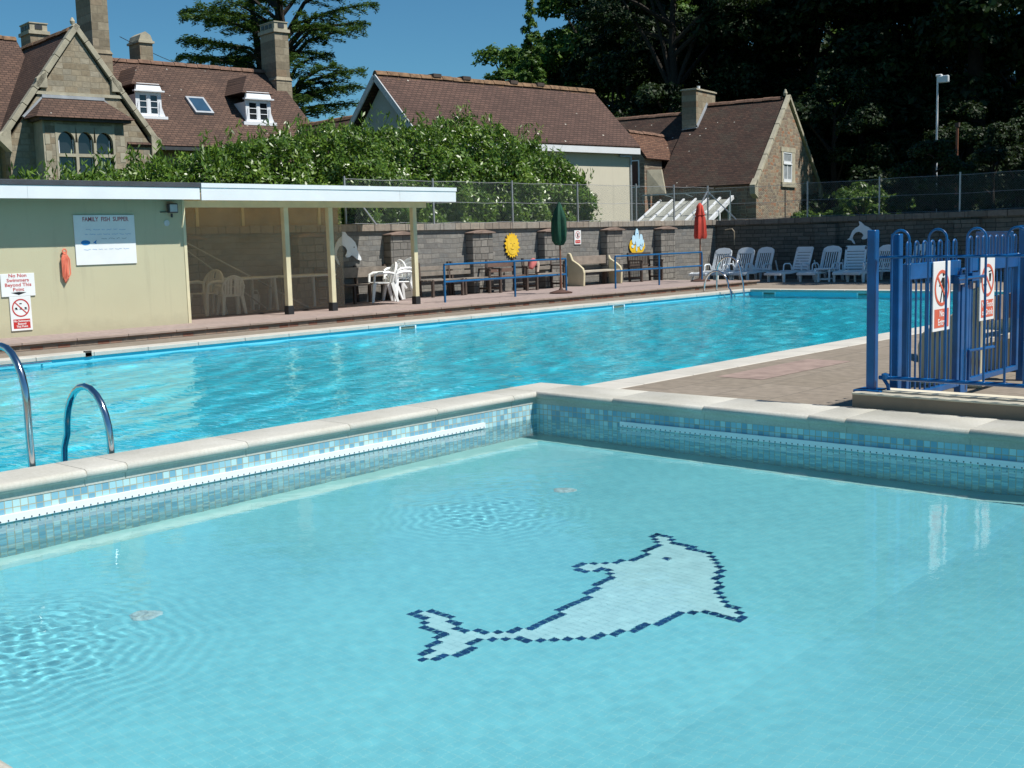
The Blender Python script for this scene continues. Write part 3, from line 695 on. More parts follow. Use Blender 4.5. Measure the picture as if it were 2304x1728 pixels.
for y in (-.08,0,.08): m.prism([(.02,y+.022*math.cos(k*.785),.372+.012*math.sin(k*.785)) for k in range(8)], (.0015,0,0)); m.prism([(.02,y-.035,.345),(.02,y+.035,.345),(.02,y+.01,.362)], (.0015,0,0))
m.box(.02,-.02,.435,.0215,.02,.452); m.build('swimmers_symbol', BLACKT, o)
m = MB(); m.box(.02,-.142,.035,.0215,.142,.19); m.build('red_panel', REDT, o)
text('No Swimmers\nBeyond\nThis Point', .047, face_x(.022,0,.113), SIGNW, o, bold=.001)
m = MB()
for k in range(5):
    y = -.035+.02*k; m.tube([(.03+.008*(k % 2), y*.3, .52), (.045, y*1.3+.02, .40), (.04+.01*(k % 3), y*1.5+.01, .15), (.045, y*.6+.005, .0+.02*k), (.05, y*1.2-.02, .12), (.05, y*1.1-.02, .42), (.035, 0, .53)], .011, 6)
m.tube([(.045,.035*math.cos(a*.7),.53+.045*math.sin(a*.7)) for a in range(9)], .012, 6, True)
rope = m.build('lifeline_rope', PLASTICRED, None, smooth=True); rope.location = (BX, 9.775, .98); tag(rope, 'orange coil of rope hanging on the cream wall beside the whiteboard', 'rope')
fl = thing('floodlight', (BX, 11.86, 2.22), 'small black floodlight under the white fascia at the block corner', 'light')
m = MB(); m.box(.05,-.09,-.07,.13,.10,.10); m.build('housing', DKMETAL, fl, .01)
m = MB(); m.box(.131,-.07,-.05,.134,.08,.08); m.build('lens', plain('frosted_glass', (.45,.48,.5), .15), fl)
m = MB(); m.beam((0,0,-.02),(.06,0,0),.03,.02); m.tube([(.06,.0,-.08),(.06,0,-.15)], .02, 8); m.box(0,-.2,-.06,.02,-.06,-.045); m.build('bracket', DKMETAL, fl)
m = MB(); m.lathe([(0,0),(.055,0),(.055,.012),(0,.012)], n=16); o = m.build('wall_disc', plain('dull_white_disc', (.55,.58,.58), .5), None, smooth=True); o.rotation_euler = (0, R(90), 0); o.location = (BX+.002, 11.78, 1.97); tag(o, 'small pale round disc on the shaded wall under the floodlight', 'fitting')

# ------------------------------------------------------------------ houses
def roof_slab(m, a, b, c, d, t=.10):
    """a,b lower edge, c,d upper edge"""
    a, b, c, d = map(Vector, (a, b, c, d)); n = (b-a).cross(d-a).normalized()
    if n.z < 0: n = -n
    m.hexa([a-n*t, b-n*t, c-n*t, d-n*t, a, b, c, d])
def ridge(m, a, b, r=.11, step=.45):
    a = Vector(a); b = Vector(b); n = max(1, int((b-a).length/step)); d = (b-a)/n; u = d.normalized()
    side = u.cross(Vector((0,0,1))).normalized()
    for k in range(n):
        p = a+d*k+u*.01; q = a+d*(k+1)-u*.01; z = random.uniform(-.012,.012)
        pf = [(-1.25*r,-.8*r),(-.75*r,.15*r),(0,.55*r),(.75*r,.15*r),(1.25*r,-.8*r)]
        m.prism([p+side*x_+Vector((0,0,y_+z)) for x_, y_ in pf], q-p)
def chimney(parent, x0, y0, z0, x1, y1, z1, mid=None, top='slots', pot=False, mat=None):
    mat = mat or CHIM; m = MB()
    if mid:
        m.box(x0-.04,y0-.04,z0,x1+.04,y1+.04,mid-.09); m.box(x0,y0,mid+.05,x1,y1,z1-.42)
        m.hexa([(x0-.07,y0-.07,mid-.09),(x1+.07,y0-.07,mid-.09),(x1+.07,y1+.07,mid-.09),(x0-.07,y1+.07,mid-.09),(x0,y0,mid+.05),(x1,y0,mid+.05),(x1,y1,mid+.05),(x0,y1,mid+.05)])
    else: m.box(x0,y0,z0,x1,y1,z1-.42)
    c = m.build('chimney', mat, parent); m = MB(); e = .06
    if top == 'gable':
        m.box(x0-e,y0-e,z1-.42,x1+e,y1+e,z1-.34)
        ym = (y0+y1)/2; m.prism([(x0,y0-.02,z1-.34),(x0,y1+.02,z1-.34),(x0,y1-.06,z1-.12),(x0,ym,z1),(x0,y0+.06,z1-.12)], (x1-x0,0,0))
    elif top == 'flat': m.box(x0-e,y0-e,z1-.42,x1+e,y1+e,z1-.36); m.box(x0,y0,z1-.36,x1,y1,z1-.33)
    else:
        m.box(x0-e,y0-e,z1-.42,x1+e,y1+e,z1-.30); m.box(x0+.01,y0+.01,z1-.30,x1-.01,y1-.01,z1-.04); m.box(x0-.02,y0-.02,z1-.04,x1+.02,y1+.02,z1)
    m.cm = 1
    if top == 'slots':
        ym = (y0+y1)/2; m.box(x1-.01,ym-.13,z1-.24,x1+.012,ym+.13,z1-.09)
        k = x0+.12
        while k < x1-.2: m.box(k,y0-.012,z1-.24,k+.2,y0+.01,z1-.09); k += .3
    m.build('chimney_cap', [TRIM, DKMETAL], c)
    if pot: m = MB(); m.lathe([(.07,0),(.07,.2),(.08,.22)], ((x0+x1)/2,(y0+y1)/2,z1-.33), 10); m.build('chimney_pot', PLASTIC_G, c)
    return c
def mk_pane():
    t = NT('dark_window_glass'); return t.done((.02,.025,.03), .06, t.bump(t.noise(2, 2).outputs['Fac'], .05, .02), 0, .8)
PANE = mk_pane()
CURT = plain('net_curtain_behind_glass', (.30,.33,.35), .3, .25, 5)

# left house (rotated a little; local x looks at the pool, local y runs along it)
lh = thing('stone_house', (-36.57,19.68,0), 'large stone house at left with steep gable, arched bay window and dormers', 'house', R(-7))
m = MB()
m.prism([(-.45,-2.35,0),(-.45,2.3,0),(-.45,2.3,5.0),(-.45,0,8.5),(-.45,-2.35,5.0)], (.45,0,0))
m.build('gable_wall', STONE_L, lh)
m = MB(); m.box(-9,-2.35,0,-.46,-2.1,5.2); m.box(-9,2.05,0,-.46,2.3,5.0); m.box(-.7,2.3,0,-.35,9.3,5.0); m.box(-9,9.0,0,-.7,9.3,5); m.box(-9,-7.0,0,-.9,-2.36,4.9)
m.build('wall', STONE_LX, lh)
m = MB(); m.prism([(-8,9.28,5),(-.35,9.28,5),(-4,9.28,8.2)], (0,.02,0)); m.build('end_gable', STONE_LX, lh)
# gable coping with kneelers
m = MB()
for s in (-1, 1):
    a = Vector((-.2,s*2.62,5.16)); b = Vector((-.2,0,8.82)); n = Vector((0,s*.81,.58)); k = 7
    for i in range(k):
        p = a.lerp(b,i/k); q = a.lerp(b,(i+1)/k-.004); m.hexa([p-n*.17,p-n*.17+Vector((.30,0,0)),p+Vector((.30,0,0)),p,q-n*.17,q-n*.17+Vector((.30,0,0)),q+Vector((.30,0,0)),q])
    m.prism([(-.3,s*2.3,4.62),(-.3,s*2.66,5.0),(-.3,s*2.66,5.2),(-.3,s*2.3,5.45)], (.4,0,0))
    m.prism([(-.1,s*1.05,6.70),(-.1,s*1.42,6.70),(-.1,s*1.38,7.0),(-.1,s*1.05,7.22)], (.2,0,0))
m.lathe([(.06,0),(.09,.1),(.03,.22)], (-.2,0,8.8), 8)
m.build('gable_coping', TRIM, lh, .01)
m = MB(); m.box(.0,-1.55,6.50,.05,1.5,6.60); m.build('string_course', TRIM, lh)
# gable wing roof, left range, dormer range
m = MB()
for s in (-1, 1): roof_slab(m, (-10,s*2.65,5.0),(-.21,s*2.65,5.0),(-.21,0,8.68),(-10,0,8.68))
m.build('wing_roof', TILE_LX, lh)
m = MB(); ridge(m, (-10,0,8.7),(-.45,0,8.7)); m.build('ridge', RIDGE_O, lh)
m = MB(); roof_slab(m, (.1,1.5,5.02),(.1,9.42,5.02),(-4,9.42,8.37),(-4,1.0,8.37)); roof_slab(m, (-8.1,1,5.02),(-8.1,9.42,5.02),(-4,9.42,8.37),(-4,1,8.37)); m.build('main_roof', TILE_L, lh)
m = MB(); ridge(m, (-4,1.0,8.42),(-4,9.4,8.42)); m.build('ridge', RIDGE, lh)
m = MB(); roof_slab(m, (-.6,-9.2,5.3),(-.6,-.3,5.3),(-4.7,-.3,8.95),(-4.7,-9.2,8.95)); m.build('left_roof', TILE_L, lh)
m = MB(); ridge(m, (-4.7,-9.2,8.98),(-4.7,-.3,8.98)); m.build('ridge', RIDGE_O, lh)
m = MB(); m.box(.05,2.6,4.86,.20,9.4,4.97); m.build('gutter', DKMETAL, lh)
# bay window
BXF = .8
bay = MB(); bay.box(0,-1.5,0,BXF-.2,1.05,5.7)
for y0, y1 in ((-1.5,-1.12),(.66,1.05)): bay.box(BXF-.2,y0,0,BXF,y1,5.62)
bay.box(BXF-.2,-1.12,5.42,BXF,.66,5.7); bay.box(BXF-.2,-1.12,0,BXF,.66,2.6)
by = bay.build('bay', STONE_L, lh)
m = MB(); m.box(0,-1.56,0,BXF-.01,-1.5,5.7)
for z in [0.2+.52*k for k in range(10)]:
    e = .03 if int(z*2) % 2 else .0
    m.box(BXF-.02,-1.51,z,BXF+.008,-1.33-e,z+.3); m.box(BXF-.02,.88+e,z,BXF+.008,1.06,z+.3)
m.build('quoins', TRIM, by)
m = MB()
fr = MB(); W0, W1 = -1.12, .66; lw = (W1-W0)/3
fr.box(BXF-.12,W0-.07,2.55,BXF+.015,W0,5.55); fr.box(BXF-.12,W1,2.55,BXF+.015,W1+.07,5.55)
for k in (1, 2): fr.box(BXF-.12,W0+lw*k-.045,2.6,BXF+.012,W0+lw*k+.045,4.95)
fr.box(BXF-.12,W0,4.50,BXF+.01,W1,4.60)
# pointed arch heads cut as polygons
for k in range(3):
    y0 = W0+lw*k+(.045 if k else 0); y1 = W0+lw*(k+1)-(.045 if k < 2 else 0); c = (y0+y1)/2; h = (y1-y0)/2
    for s in (-1, 1):
        arc = [(c+s*h*math.cos(t*math.pi/2/6)**1.0, 4.93+.36*math.sin(t*math.pi/2/6)**.9) for t in range(7)]
        poly = [(BXF-.12,q[0],q[1]) for q in arc]+[(BXF-.12,c,5.5),(BXF-.12,c+s*(h+.045),5.5)]
        fr.prism(poly, (.13,0,0))
f = fr.build('window', TRIM, lh)
p = MB(); p.box(BXF-.16,W0,2.6,BXF-.15,W1,5.45); p.build('pane', PANE, f)
m = MB()
for k in range(3):
    y0 = W0+lw*k+.06; y1 = W0+lw*(k+1)-.06
    for y in (y0, y1-.025): m.box(BXF-.15,y,2.7,BXF-.12,y+.025,5.05)
m.build('sash', WHITE, f)
m = MB(); e0, e1, xf, zt, ze = -1.82, 1.34, 1.08, 6.42, 5.70
a = (0,e0-.05,ze); b = (xf,e0,ze); c = (xf,e1,ze); d = (0,e1+.05,ze); t0 = (.02,-1.2,zt); t1 = (.02,.72,zt)
m.face([b,c,t1,t0]); m.face([a,b,t0]); m.face([c,d,t1]); m.face([a,d,c,b]); m.face([a,t0,t1,d]); m.build('bay_roof', TILE_L, lh)
m = MB(); m.beam((.04,-1.25,6.44),(.04,.77,6.44),.12,.10); m.beam((.03,-1.2,6.44),(.05,-1.88,5.76),.10,.06); m.beam((.03,.72,6.44),(.05,1.40,5.76),.10,.06); m.build('flashing', LEAD, lh)
m = MB(); m.box(.0,e0+.1,5.60,xf-.08,e1-.1,5.70); m.build('eaves_board', DKWOOD, lh)
# dormers
def dormer(y0, y1, z0, z1, xf, cw):
    ds = MB(); ds.box(xf-2.2,y0+.03,z0+.08,xf-.05,y1-.03,z1-.1); D = ds.build('dormer', WHITE, lh)
    f = MB(); yc = (y0+y1)/2; f.box(xf-.06,y0,z0+.1,xf,y0+.12,z1); f.box(xf-.06,y1-.12,z0+.1,xf,y1,z1); f.box(xf-.06,y0+.12,z1-.14,xf,y1-.12,z1); f.box(xf-.06,y0+.12,z0+.1,xf,y1-.12,z0+.2)
    f.box(xf-.055,yc-.045,z0+.2,xf+.005,yc+.045,z1-.14); f.box(xf-.08,y0-.16,z0-.02,xf+.12,y1+.16,z0+.1)
    f.prism([(xf-.05,y0-.02,z0+.1),(xf-.05,y0+.08,z0+.6),(xf-.05,y0+.12,z0+.1)], (.09,0,0)); f.prism([(xf-.05,y1+.1,z0+.1),(xf-.05,y1-.08,z0+.6),(xf-.05,y1-.12,z0+.1)], (.09,0,0))
    for s0, s1 in ((y0+.12,yc-.045),(yc+.045,y1-.12)):
        for k in (1, 2): z = z0+.2+(z1-z0-.34)*k/3; f.box(xf-.04,s0,z-.012,xf-.005,s1,z+.012)
        f.box(xf-.04,s0,z0+.2,xf-.003,s0+.03,z1-.14); f.box(xf-.04,s1-.03,z0+.2,xf-.003,s1,z1-.14)
    f.build('window_frame', WHITE, D)
    g = MB(); g.box(xf-.05,y0+.12,z0+.2,xf-.03,y1-.12,z1-.14); g.build('pane', PANE, D)
    h = MB(); h.hexa([(xf-.04,y0-.0,z1),(xf+.10,y0-.0,z1),(xf+.10,y1,z1),(xf-.04,y1,z1),(xf-.04,y0+.04,z1+.26),(xf+.02,y0+.06,z1+.26),(xf+.02,y1-.06,z1+.26),(xf-.04,y1-.04,z1+.26)]); h.box(xf-.04,y0-.08,z1-.03,xf+.14,y1+.08,z1+.02); h.build('hood', WHITE, D)
    r = MB(); e = .14; zt = z1+.95; ze = z1+.26
    A = (xf+.06,y0-e,ze-.05); B = (xf+.06,y1+e,ze-.05); Cc = (xf-2.6,y1+e,ze-.05); Dd = (xf-2.6,y0-e,ze-.05); T = (xf-.75,yc,zt); U = (xf-2.9,yc,zt)
    r.face([A,B,T]); r.face([B,Cc,U,T]); r.face([Dd,A,T,U]); r.face([A,Dd,Cc,B]); r.build('dormer_roof', TILE_L, D)
dormer(2.42,3.36,6.02,6.98,-1.25,0); dormer(6.58,7.62,5.98,6.92,-1.15,0)
sk = MB(); nrm = Vector((.633,0,.774)); 
def onroof(x, y, h=0): return Vector((x, y, 8.37-.817*(x+4)))+nrm*h
A = onroof(-1.35,4.78,0); 
sk.prism([onroof(-1.45,4.72), onroof(-1.45,5.44), onroof(-2.25,5.44), onroof(-2.25,4.72)], nrm*.10); s_ = sk.build('rooflight', LEAD, lh)
sk = MB(); sk.prism([onroof(-1.53,4.80,.101), onroof(-1.53,5.36,.101), onroof(-2.17,5.36,.101), onroof(-2.17,4.80,.101)], nrm*.004); sk.build('pane', plain('sky_blue_glass', (.03,.07,.12), .05, .1, 2), s_)
chimney(lh, -4.3,1.75,7.0,-2.97,2.36,10.9, 8.5)
chimney(lh, -4.95,3.92,8.0,-4.0,4.42,9.52, None, 'gable')
chimney(lh, -4.15,9.02,6.6,-3.02,9.62,10.22, 8.05)
chimney(lh, -7.1,.7,8.2,-6.1,1.35,9.86, None)

# middle house
mh = thing('rendered_house', (-26.44,36.43,0), 'long low house with brown tiled roof, pale rendered walls and white gutter board', 'house', R(-7))
L0, L1 = -10.15, 0
m = MB(); m.box(-4.6,L0+.3,-.05,-.25,-.25,4.62); m.build('wall', CREAM2, mh)
m = MB(); m.prism([(-4.6,L0+.285,0),(-.25,L0+.285,0),(-.25,L0+.285,4.62),(-2.42,L0+.285,6.75),(-4.6,L0+.285,4.62)], (0,.2,0)); m.build('gable', GREYR, mh)
m = MB(); m.prism([(-4.6,-.45,4.62),(-.25,-.45,4.62),(-2.42,-.45,6.75)], (0,.2,0)); m.build('gable', GREYR, mh)
m = MB(); roof_slab(m, (.03,L0,4.80),(.03,L1,4.80),(-2.42,L1,7.08),(-2.42,L0,7.08)); roof_slab(m, (-4.87,L0,4.80),(-4.87,L1,4.80),(-2.42,L1,7.08),(-2.42,L0,7.08)); m.build('roof', TILE_M, mh)
m = MB(); ridge(m, (-2.42,L0,7.12),(-2.42,L1,7.12)); m.build('ridge', RIDGE_O, mh)
for y in (-7.8,-6.5,-4.3,-3.0):
    m = MB(); m.box(-2.62,y,7.1,-2.28,y+.34,7.22); m.build('ridge_vent', DKWOOD, mh)
m = MB(); m.box(-.02,L0,4.52,.02,L1,4.74); m.build('fascia_board', UPVC, mh)
m = MB()
for s in (-1, 1): m.beam((-2.42+s*2.47,L0-.02,4.66),(-2.42,L0-.02,6.96),.04,.2)
m.build('barge_board', plain('weathered_white_board', (.50,.53,.55), .5, .1), mh)
m = MB(); m.box(-.25,-.9,4.42,-.16,-.28,4.52); m.box(-.27,-.31,0,-.2,-.24,4.5); m.build('downpipe', GALV, mh)
m = MB(); roof_slab(m, (-13,L0-.9,4.4),(-4.4,L0-.9,4.4),(-4.0,L0+1.2,6.0),(-13,L0+1.2,6.0)); roof_slab(m, (-13,L0+3.3,4.4),(-4.4,L0+3.3,4.4),(-4,L0+1.2,6.0),(-13,L0+1.2,6.0)); m.build('wing_roof', TILE_M, mh)
m = MB(); ridge(m, (-13,L0+1.2,6.04),(-3.6,L0+1.2,6.04)); m.build('ridge', RIDGE_O, mh)
m = MB(); m.box(-12.8,L0-.6,0,-4.4,L0+3,4.4); m.build('wing_wall', GREYR, mh)

# right cottage
rh = thing('stone_cottage', (-28.08,50.46,0), 'rubble stone cottage with steep dark tiled roof and one small white window in its gable', 'house', R(9))
ZE, ZR = 3.65, 7.74
m = MB(); m.prism([(-.4,-4.05,0),(-.4,4.25,0),(-.4,4.25,3.75),(-.4,0,7.45),(-.4,-4.05,3.75)], (.4,0,0)); m.build('gable_wall', STONE_R, rh)
m = MB(); m.box(-10,-4.05,0,-.41,-3.75,3.7); m.box(-10,3.9,0,-.41,4.25,3.7); m.build('wall', STONE_RX, rh)
m = MB(); roof_slab(m, (-4.8,-4.3,ZE),(-.11,-4.3,ZE),(-.11,0,ZR-.05),(-4.8,0,ZR-.05)); roof_slab(m, (-4.8,4.55,ZE),(-.11,4.55,ZE),(-.11,0,ZR-.05),(-4.8,0,ZR-.05)); m.build('roof', TILE_R, rh)
m = MB(); roof_slab(m, (-12,-4.3,ZE-.2),(-4.81,-4.3,ZE-.2),(-4.81,0,ZR-.35),(-12,0,ZR-.35)); roof_slab(m, (-12,4.3,ZE-.2),(-4.81,4.3,ZE-.2),(-4.81,0,ZR-.35),(-12,0,ZR-.35)); m.build('rear_roof', TILE_R, rh)
m = MB(); ridge(m, (-4.0,0,ZR),(-.3,0,ZR)); m.build('ridge', RIDGE, rh)
m = MB(); ridge(m, (-12,0,ZR-.3),(-4.9,0,ZR-.3)); m.build('ridge', RIDGE, rh)
m = MB()
for s, ye in ((-1,-4.42),(1,4.72)):
    a = Vector((-.10,ye,3.56)); b = Vector((-.10,0,7.86)); n = Vector((0,s*.69,.72))
    for i in range(6):
        p = a.lerp(b,i/6); q = a.lerp(b,(i+1)/6-.004); m.hexa([p-n*.16,p-n*.16+Vector((.20,0,0)),p+Vector((.20,0,0)),p,q-n*.16,q-n*.16+Vector((.20,0,0)),q+Vector((.20,0,0)),q])
    m.prism([(-.16,ye-s*.38,3.0),(-.16,ye-s*.02,3.2),(-.16,ye,3.6),(-.16,ye-s*.38,3.9)], (.26,0,0))
m.lathe([(.07,0),(.11,.12),(.04,.3)], (-.15,0,7.8), 8); m.build('gable_coping', TRIM, rh, .01)
m = MB(); Y0, Y1 = -.72, .42
m.box(-.02,Y0-.22,3.80,.03,Y0,5.20); m.box(-.02,Y1,3.80,.03,Y1+.42,5.20); m.box(-.02,Y0-.3,5.20,.04,Y1+.45,5.42); m.box(-.02,Y0-.3,3.58,.09,Y1+.45,3.80)
f = m.build('window', TRIM, rh)
m = MB(); m.box(-.25,Y0,3.8,.001,Y1,5.2); m.build('pane', CURT, f)
m = MB()
for b in ((Y0,3.8,Y0+.09,5.2),(Y1-.09,3.8,Y1,5.2),(Y0,3.8,Y1,3.95),(Y0,4.66,Y1,4.78),(Y0,5.13,Y1,5.2)): m.box(.002,b[0],b[1],.024,b[2],b[3])
m.box(.002,-.2,3.95,.02,-.12,4.66); m.box(.024,Y0,4.62,.05,Y1,4.68); m.build('sash', WHITE, f)
m = MB(); m.box(.0,-.5,0,.03,-.44,3.55); m.build('cable', DKMETAL, rh)
c = chimney(rh, -4.85,-1.25,5.5,-4.1,1.0,8.75, None, 'flat', True, CHIM)
m = MB(); m.beam((-4.06,-1.25,6.62),(-4.06,-.05,7.76),.03,.16); m.beam((-4.06,-1.3,6.55),(-4.8,-1.3,6.5),.16,.03); m.build('flashing', LEAD, c)
# cross gable wing
m = MB(); m.prism([(-6.55,-5.1,0),(-4.95,-5.1,0),(-4.95,-5.1,5.0),(-5.75,-5.1,6.05),(-6.55,-5.1,5.0)], (0,1.8,0)); m.build('wing_wall', STONE_RX, rh)
m = MB(); roof_slab(m, (-4.75,-5.2,5.0),(-4.75,-1.4,5.0),(-5.75,-1.2,6.28),(-5.75,-5.2,6.28), .07); roof_slab(m, (-6.75,-5.2,5.0),(-6.75,-1.4,5.0),(-5.75,-1.2,6.28),(-5.75,-5.2,6.28), .07); m.build('wing_roof', mk_rooftile('small_wing_tiles', [(.12,.065,.045),(.17,.09,.06),(.21,.12,.08)]), rh)
m = MB(); ridge(m, (-5.75,-5.2,6.3),(-5.75,-1.4,6.3), .1); m.build('ridge', RIDGE, rh)
m = MB(); m.box(-6.3,-5.14,3.7,-5.2,-5.1,4.95); f = m.build('window', WHITE, rh)
m = MB(); m.box(-6.24,-5.15,3.76,-5.8,-5.141,4.9); m.box(-5.7,-5.15,3.76,-5.26,-5.141,4.9); m.build('pane', PANE, f)
m = MB(); m.prism([(-4.93,-4.9,3.4),(-4.2,-4.5,3.4),(-4.4,-4.5,4.5),(-4.93,-4.9,4.5)], (0,.1,0)); m.build('raking_stone', TRIM, rh)
# lean-to
lt = thing('lean_to', (-28.08,50.46,0), 'lean-to with clear sloping roof and white rafters beside the cottage wall', 'lean-to', R(9))
m = MB(); m.face([(-4.55,-6.9,2.0),(-.95,-6.9,2.0),(-.95,-4.45,3.02),(-4.55,-4.45,3.02)])
m.build('roof_sheet', plain('ribbed_translucent_sheet', (.32,.33,.29), .4, .15, 3), lt)
for k in range(7):
    x = -4.5+.59*k; m = MB(); m.beam((x,-7.0,2.02),(x,-4.4,3.10),.085 if k < 6 else .12,.07 if k < 6 else .16); m.build('rafter', WHITE, lt)
m = MB(); m.box(-.98,-4.9,0,-.9,-4.8,2.85); m.box(-.98,-6.0,0,-.9,-5.9,2.4); m.box(-.98,-6.9,0,-.9,-6.8,2.0); m.build('post', WHITE, lt)
fr = thing('pipe_frame', (-28.08,50.46,0), 'thin grey metal frame standing over the lean-to roof', 'frame', R(9))
m = MB(); m.tube([(-4.6,-6.0,2.95),(-4.6,-6,3.3),(-.4,-6.0,3.3),(-.4,-6.0,0)], .035, 6)
for x in (-3.6,-2.6,-1.6): m.tube([(x,-6,3.3),(x-.3,-4.4,3.2)], .02, 5)
m.build('pipe', plain('blue_grey_metal', (.14,.20,.22), .5), fr)

# lamp post and small pole beyond the end wall
lp = thing('lamp_post', (-16.62,39.95,0), 'tall white lamp post against the dark trees at right', 'lamp post')
m = MB(); m.tube([(0,0,0),(0,0,6.55)], [.042,.032], 10); m.build('pole', WHITE, lp, smooth=True)
m = MB(); m.box(-.05,-.07,6.55,.15,.07,6.62); m.hexa([(.04,-.09,6.33),(.38,-.06,6.33),(.38,.08,6.33),(.04,.09,6.33),(.04,-.09,6.55),(.37,-.06,6.57),(.37,.08,6.57),(.04,.09,6.55)]); m.build('lamp_head', WHITE, lp, .02)
dp = thing('timber_pole', (-16.3,40.9,0), 'short dark timber pole beyond the wall, right of the lamp post', 'pole')
m = MB(); m.tube([(0,0,0),(0,0,4.9)], .05, 8); m.build('shaft', BROWNW, dp); m = MB(); m.box(-.07,-.06,4.9,.07,.06,5.05); m.build('cap', DKWOOD, dp)
m = MB()
for (a, b) in (((-38.9,22.6,9.0),(-60.5,42.5,12.05)),):
    a = Vector(a); b = Vector(b); m.tube([a.lerp(b,k/12)-Vector((0,0,.5*math.sin(math.pi*k/12))) for k in range(13)], .014, 4)
tag(m.build('overhead_wire', DKMETAL), 'thin dark wire sagging across the sky behind the house chimneys', 'wire')

# ------------------------------------------------------------------ plastic chairs, tables, benches
PZ = .13
def make_chair(label, mat=PLASTIC):
    t = thing('plastic_chair', (0,0,0), label, 'chair')       # faces +x
    m = MB(); m.hexa([(-.20,-.19,.40),(.23,-.23,.41),(.23,.23,.41),(-.20,.19,.40),(-.20,-.19,.43),(.23,-.23,.44),(.23,.23,.44),(-.20,.19,.43)]); m.build('seat', mat, t, .012)
    m = MB(); n = 14; rim = []
    for k in range(n+1):
        a = math.pi*k/n; rim.append((-.21-.10*math.sin(a)*1.0-.02, .235*math.cos(a), .60+.25*math.sin(a)))
    rim = [(-.19,.215,.43)]+rim+[(-.19,-.215,.43)]
    m.tube(rim, .028, 6)
    for y in (-.165,-.105,-.045,.045,.105,.165):
        zt = .60+.25*math.sqrt(max(0, 1-(y/.235)**2)); m.beam((-.20,y,.43),(-.21-.10*math.sqrt(max(0,1-(y/.235)**2))-.02,y,zt),.046,.014,(1,0,0))
    m.beam((-.245,-.13,.62),(-.245,.13,.62),.03,.014); m.build('backrest', mat, t)
    for s in (-1, 1):
        m = MB(); m.tube([(-.23,s*.235,.62),(-.1,s*.27,.645),(.12,s*.275,.64),(.21,s*.265,.60),(.225,s*.25,.44)], [.030,.034,.034,.030,.028], 6); m.build('armrest', mat, t, smooth=True)
        for x, xx in ((.21,.27),(-.19,-.29)):
            m = MB(); a = Vector((x,s*.20,.42)); b = Vector((xx,s*.25,0)); h = .040; g = .026
            m.hexa([b+Vector((-g,-g,0)),b+Vector((g,-g,0)),b+Vector((g,g,0)),b+Vector((-g,g,0)),a+Vector((-h,-h,0)),a+Vector((h,-h,0)),a+Vector((h,h,0)),a+Vector((-h,h,0))]); m.build('leg', mat, t, .004)
    return t
ch = make_chair('white plastic armchair facing away, at left behind the shelter screen')
place(ch, 0, (-21.0,13.75,PZ), R(-75), 'tall backed white plastic armchair behind the windbreak, next to the table end', 'white plastic armchairs', 1.06)
place(ch, 1, (-20.55,14.05,PZ), R(160), 'low white plastic armchair with its back to the pool, tucked at the windbreak table', 'white plastic armchairs', .93)
place(ch, 1, (-20.95,18.52,PZ), R(-118), 'white plastic armchair standing left of the chair stack, beside the last shelter post', 'white plastic armchairs')
place(ch, 1, (-21.02,19.12,PZ), R(-100), 'lower of the two stacked white armchairs by the last shelter post', 'white plastic armchairs')
place(ch, 1, (-21.03,19.15,PZ+.085), R(-97), 'upper of the two stacked white armchairs by the last shelter post', 'white plastic armchairs')
sc2 = place(ch, 1, (-21.12,19.62,PZ+.48), R(-60), 'white armchair tipped over on the back of the stack by the last shelter post', 'white plastic armchairs', .9); sc2.rotation_euler = (0, R(28), R(-97)); sc2.location = (-21.05,19.32,PZ+.14)

def make_table(label, L=1.35, W=.8):
    t = thing('plastic_table', (0,0,0), label, 'table'); m = MB(); m.box(-W/2,-L/2,.69,W/2,L/2,.735); m.build('tabletop', PLASTIC_G, t, .015)
    for sx in (-1,1):
        for sy in (-1,1):
            m = MB(); m.tube([(sx*(W/2-.08),sy*(L/2-.1),.7),(sx*(W/2-.05),sy*(L/2-.06),0)], [.04,.03], 8); m.build('leg', PLASTIC_G, t, smooth=True)
    return t
tb = make_table('x')
place(tb, 0, (-21.05,14.75,PZ), R(12), 'white plastic table behind the windbreak with two armchairs at its end', 'white plastic tables')
place(tb, 1, (-20.85,16.1,PZ), R(0), 'white plastic table behind the windbreak between the two nearer shelter posts', 'white plastic tables')
# slatted gate panel leaning near the block
o = thing('slatted_panel', (-20.6,12.85,PZ), 'small white slatted panel standing just inside the shelter by the block corner', 'panel', R(8))
m = MB(); m.box(-.02,-.24,.70,.02,.24,.76); m.box(-.02,-.24,.0,.02,.24,.12)
for k in range(5): m.box(-.015,-.22+.105*k,.1,.015,-.18+.105*k,.72)
m.build('slats', PLASTIC_G, o)
m = MB(); m.tube([(.0,.0,0),(-.02,-.05,.25),(.03,.04,.42)], [.13,.16,.05], 8); o = m.build('bag', plain('yellow_blue_bag', (.30,.24,.06), .8, .6, 6), None, smooth=True); o.location = (-20.95,12.85,PZ); tag(o, 'small yellowish bag on the floor behind the white slatted panel', 'bag')
m = MB(); m.tube([(-21.5,12.9,2.0),(-21.0,15.3,.14)], .018, 6); tag(m.build('pole', GALV), 'steeper thin grey pole leaning under the shelter behind the tables', 'pole', 'poles leaning in the shelter')
m = MB(); m.tube([(-21.45,13.0,1.95),(-20.9,16.3,.14)], .018, 6); tag(m.build('pole', GALV), 'flatter thin grey pole leaning across the shelter behind the tables', 'pole', 'poles leaning in the shelter')
m = MB(); m.beam((-21.6,12.3,1.72),(-21.2,13.5,1.66),.16,.10); m.beam((-21.55,12.3,2.05),(-21.3,13.3,1.80),.03,.05); o = m.build('timber_shelf', OAK); tag(o, 'rough timber shelf bracket high in the corner of the shelter', 'shelf')
o = thing('folded_chair', (-21.55,15.35,PZ), 'small white folded frame leaning low against the wall under the shelter', 'chair')
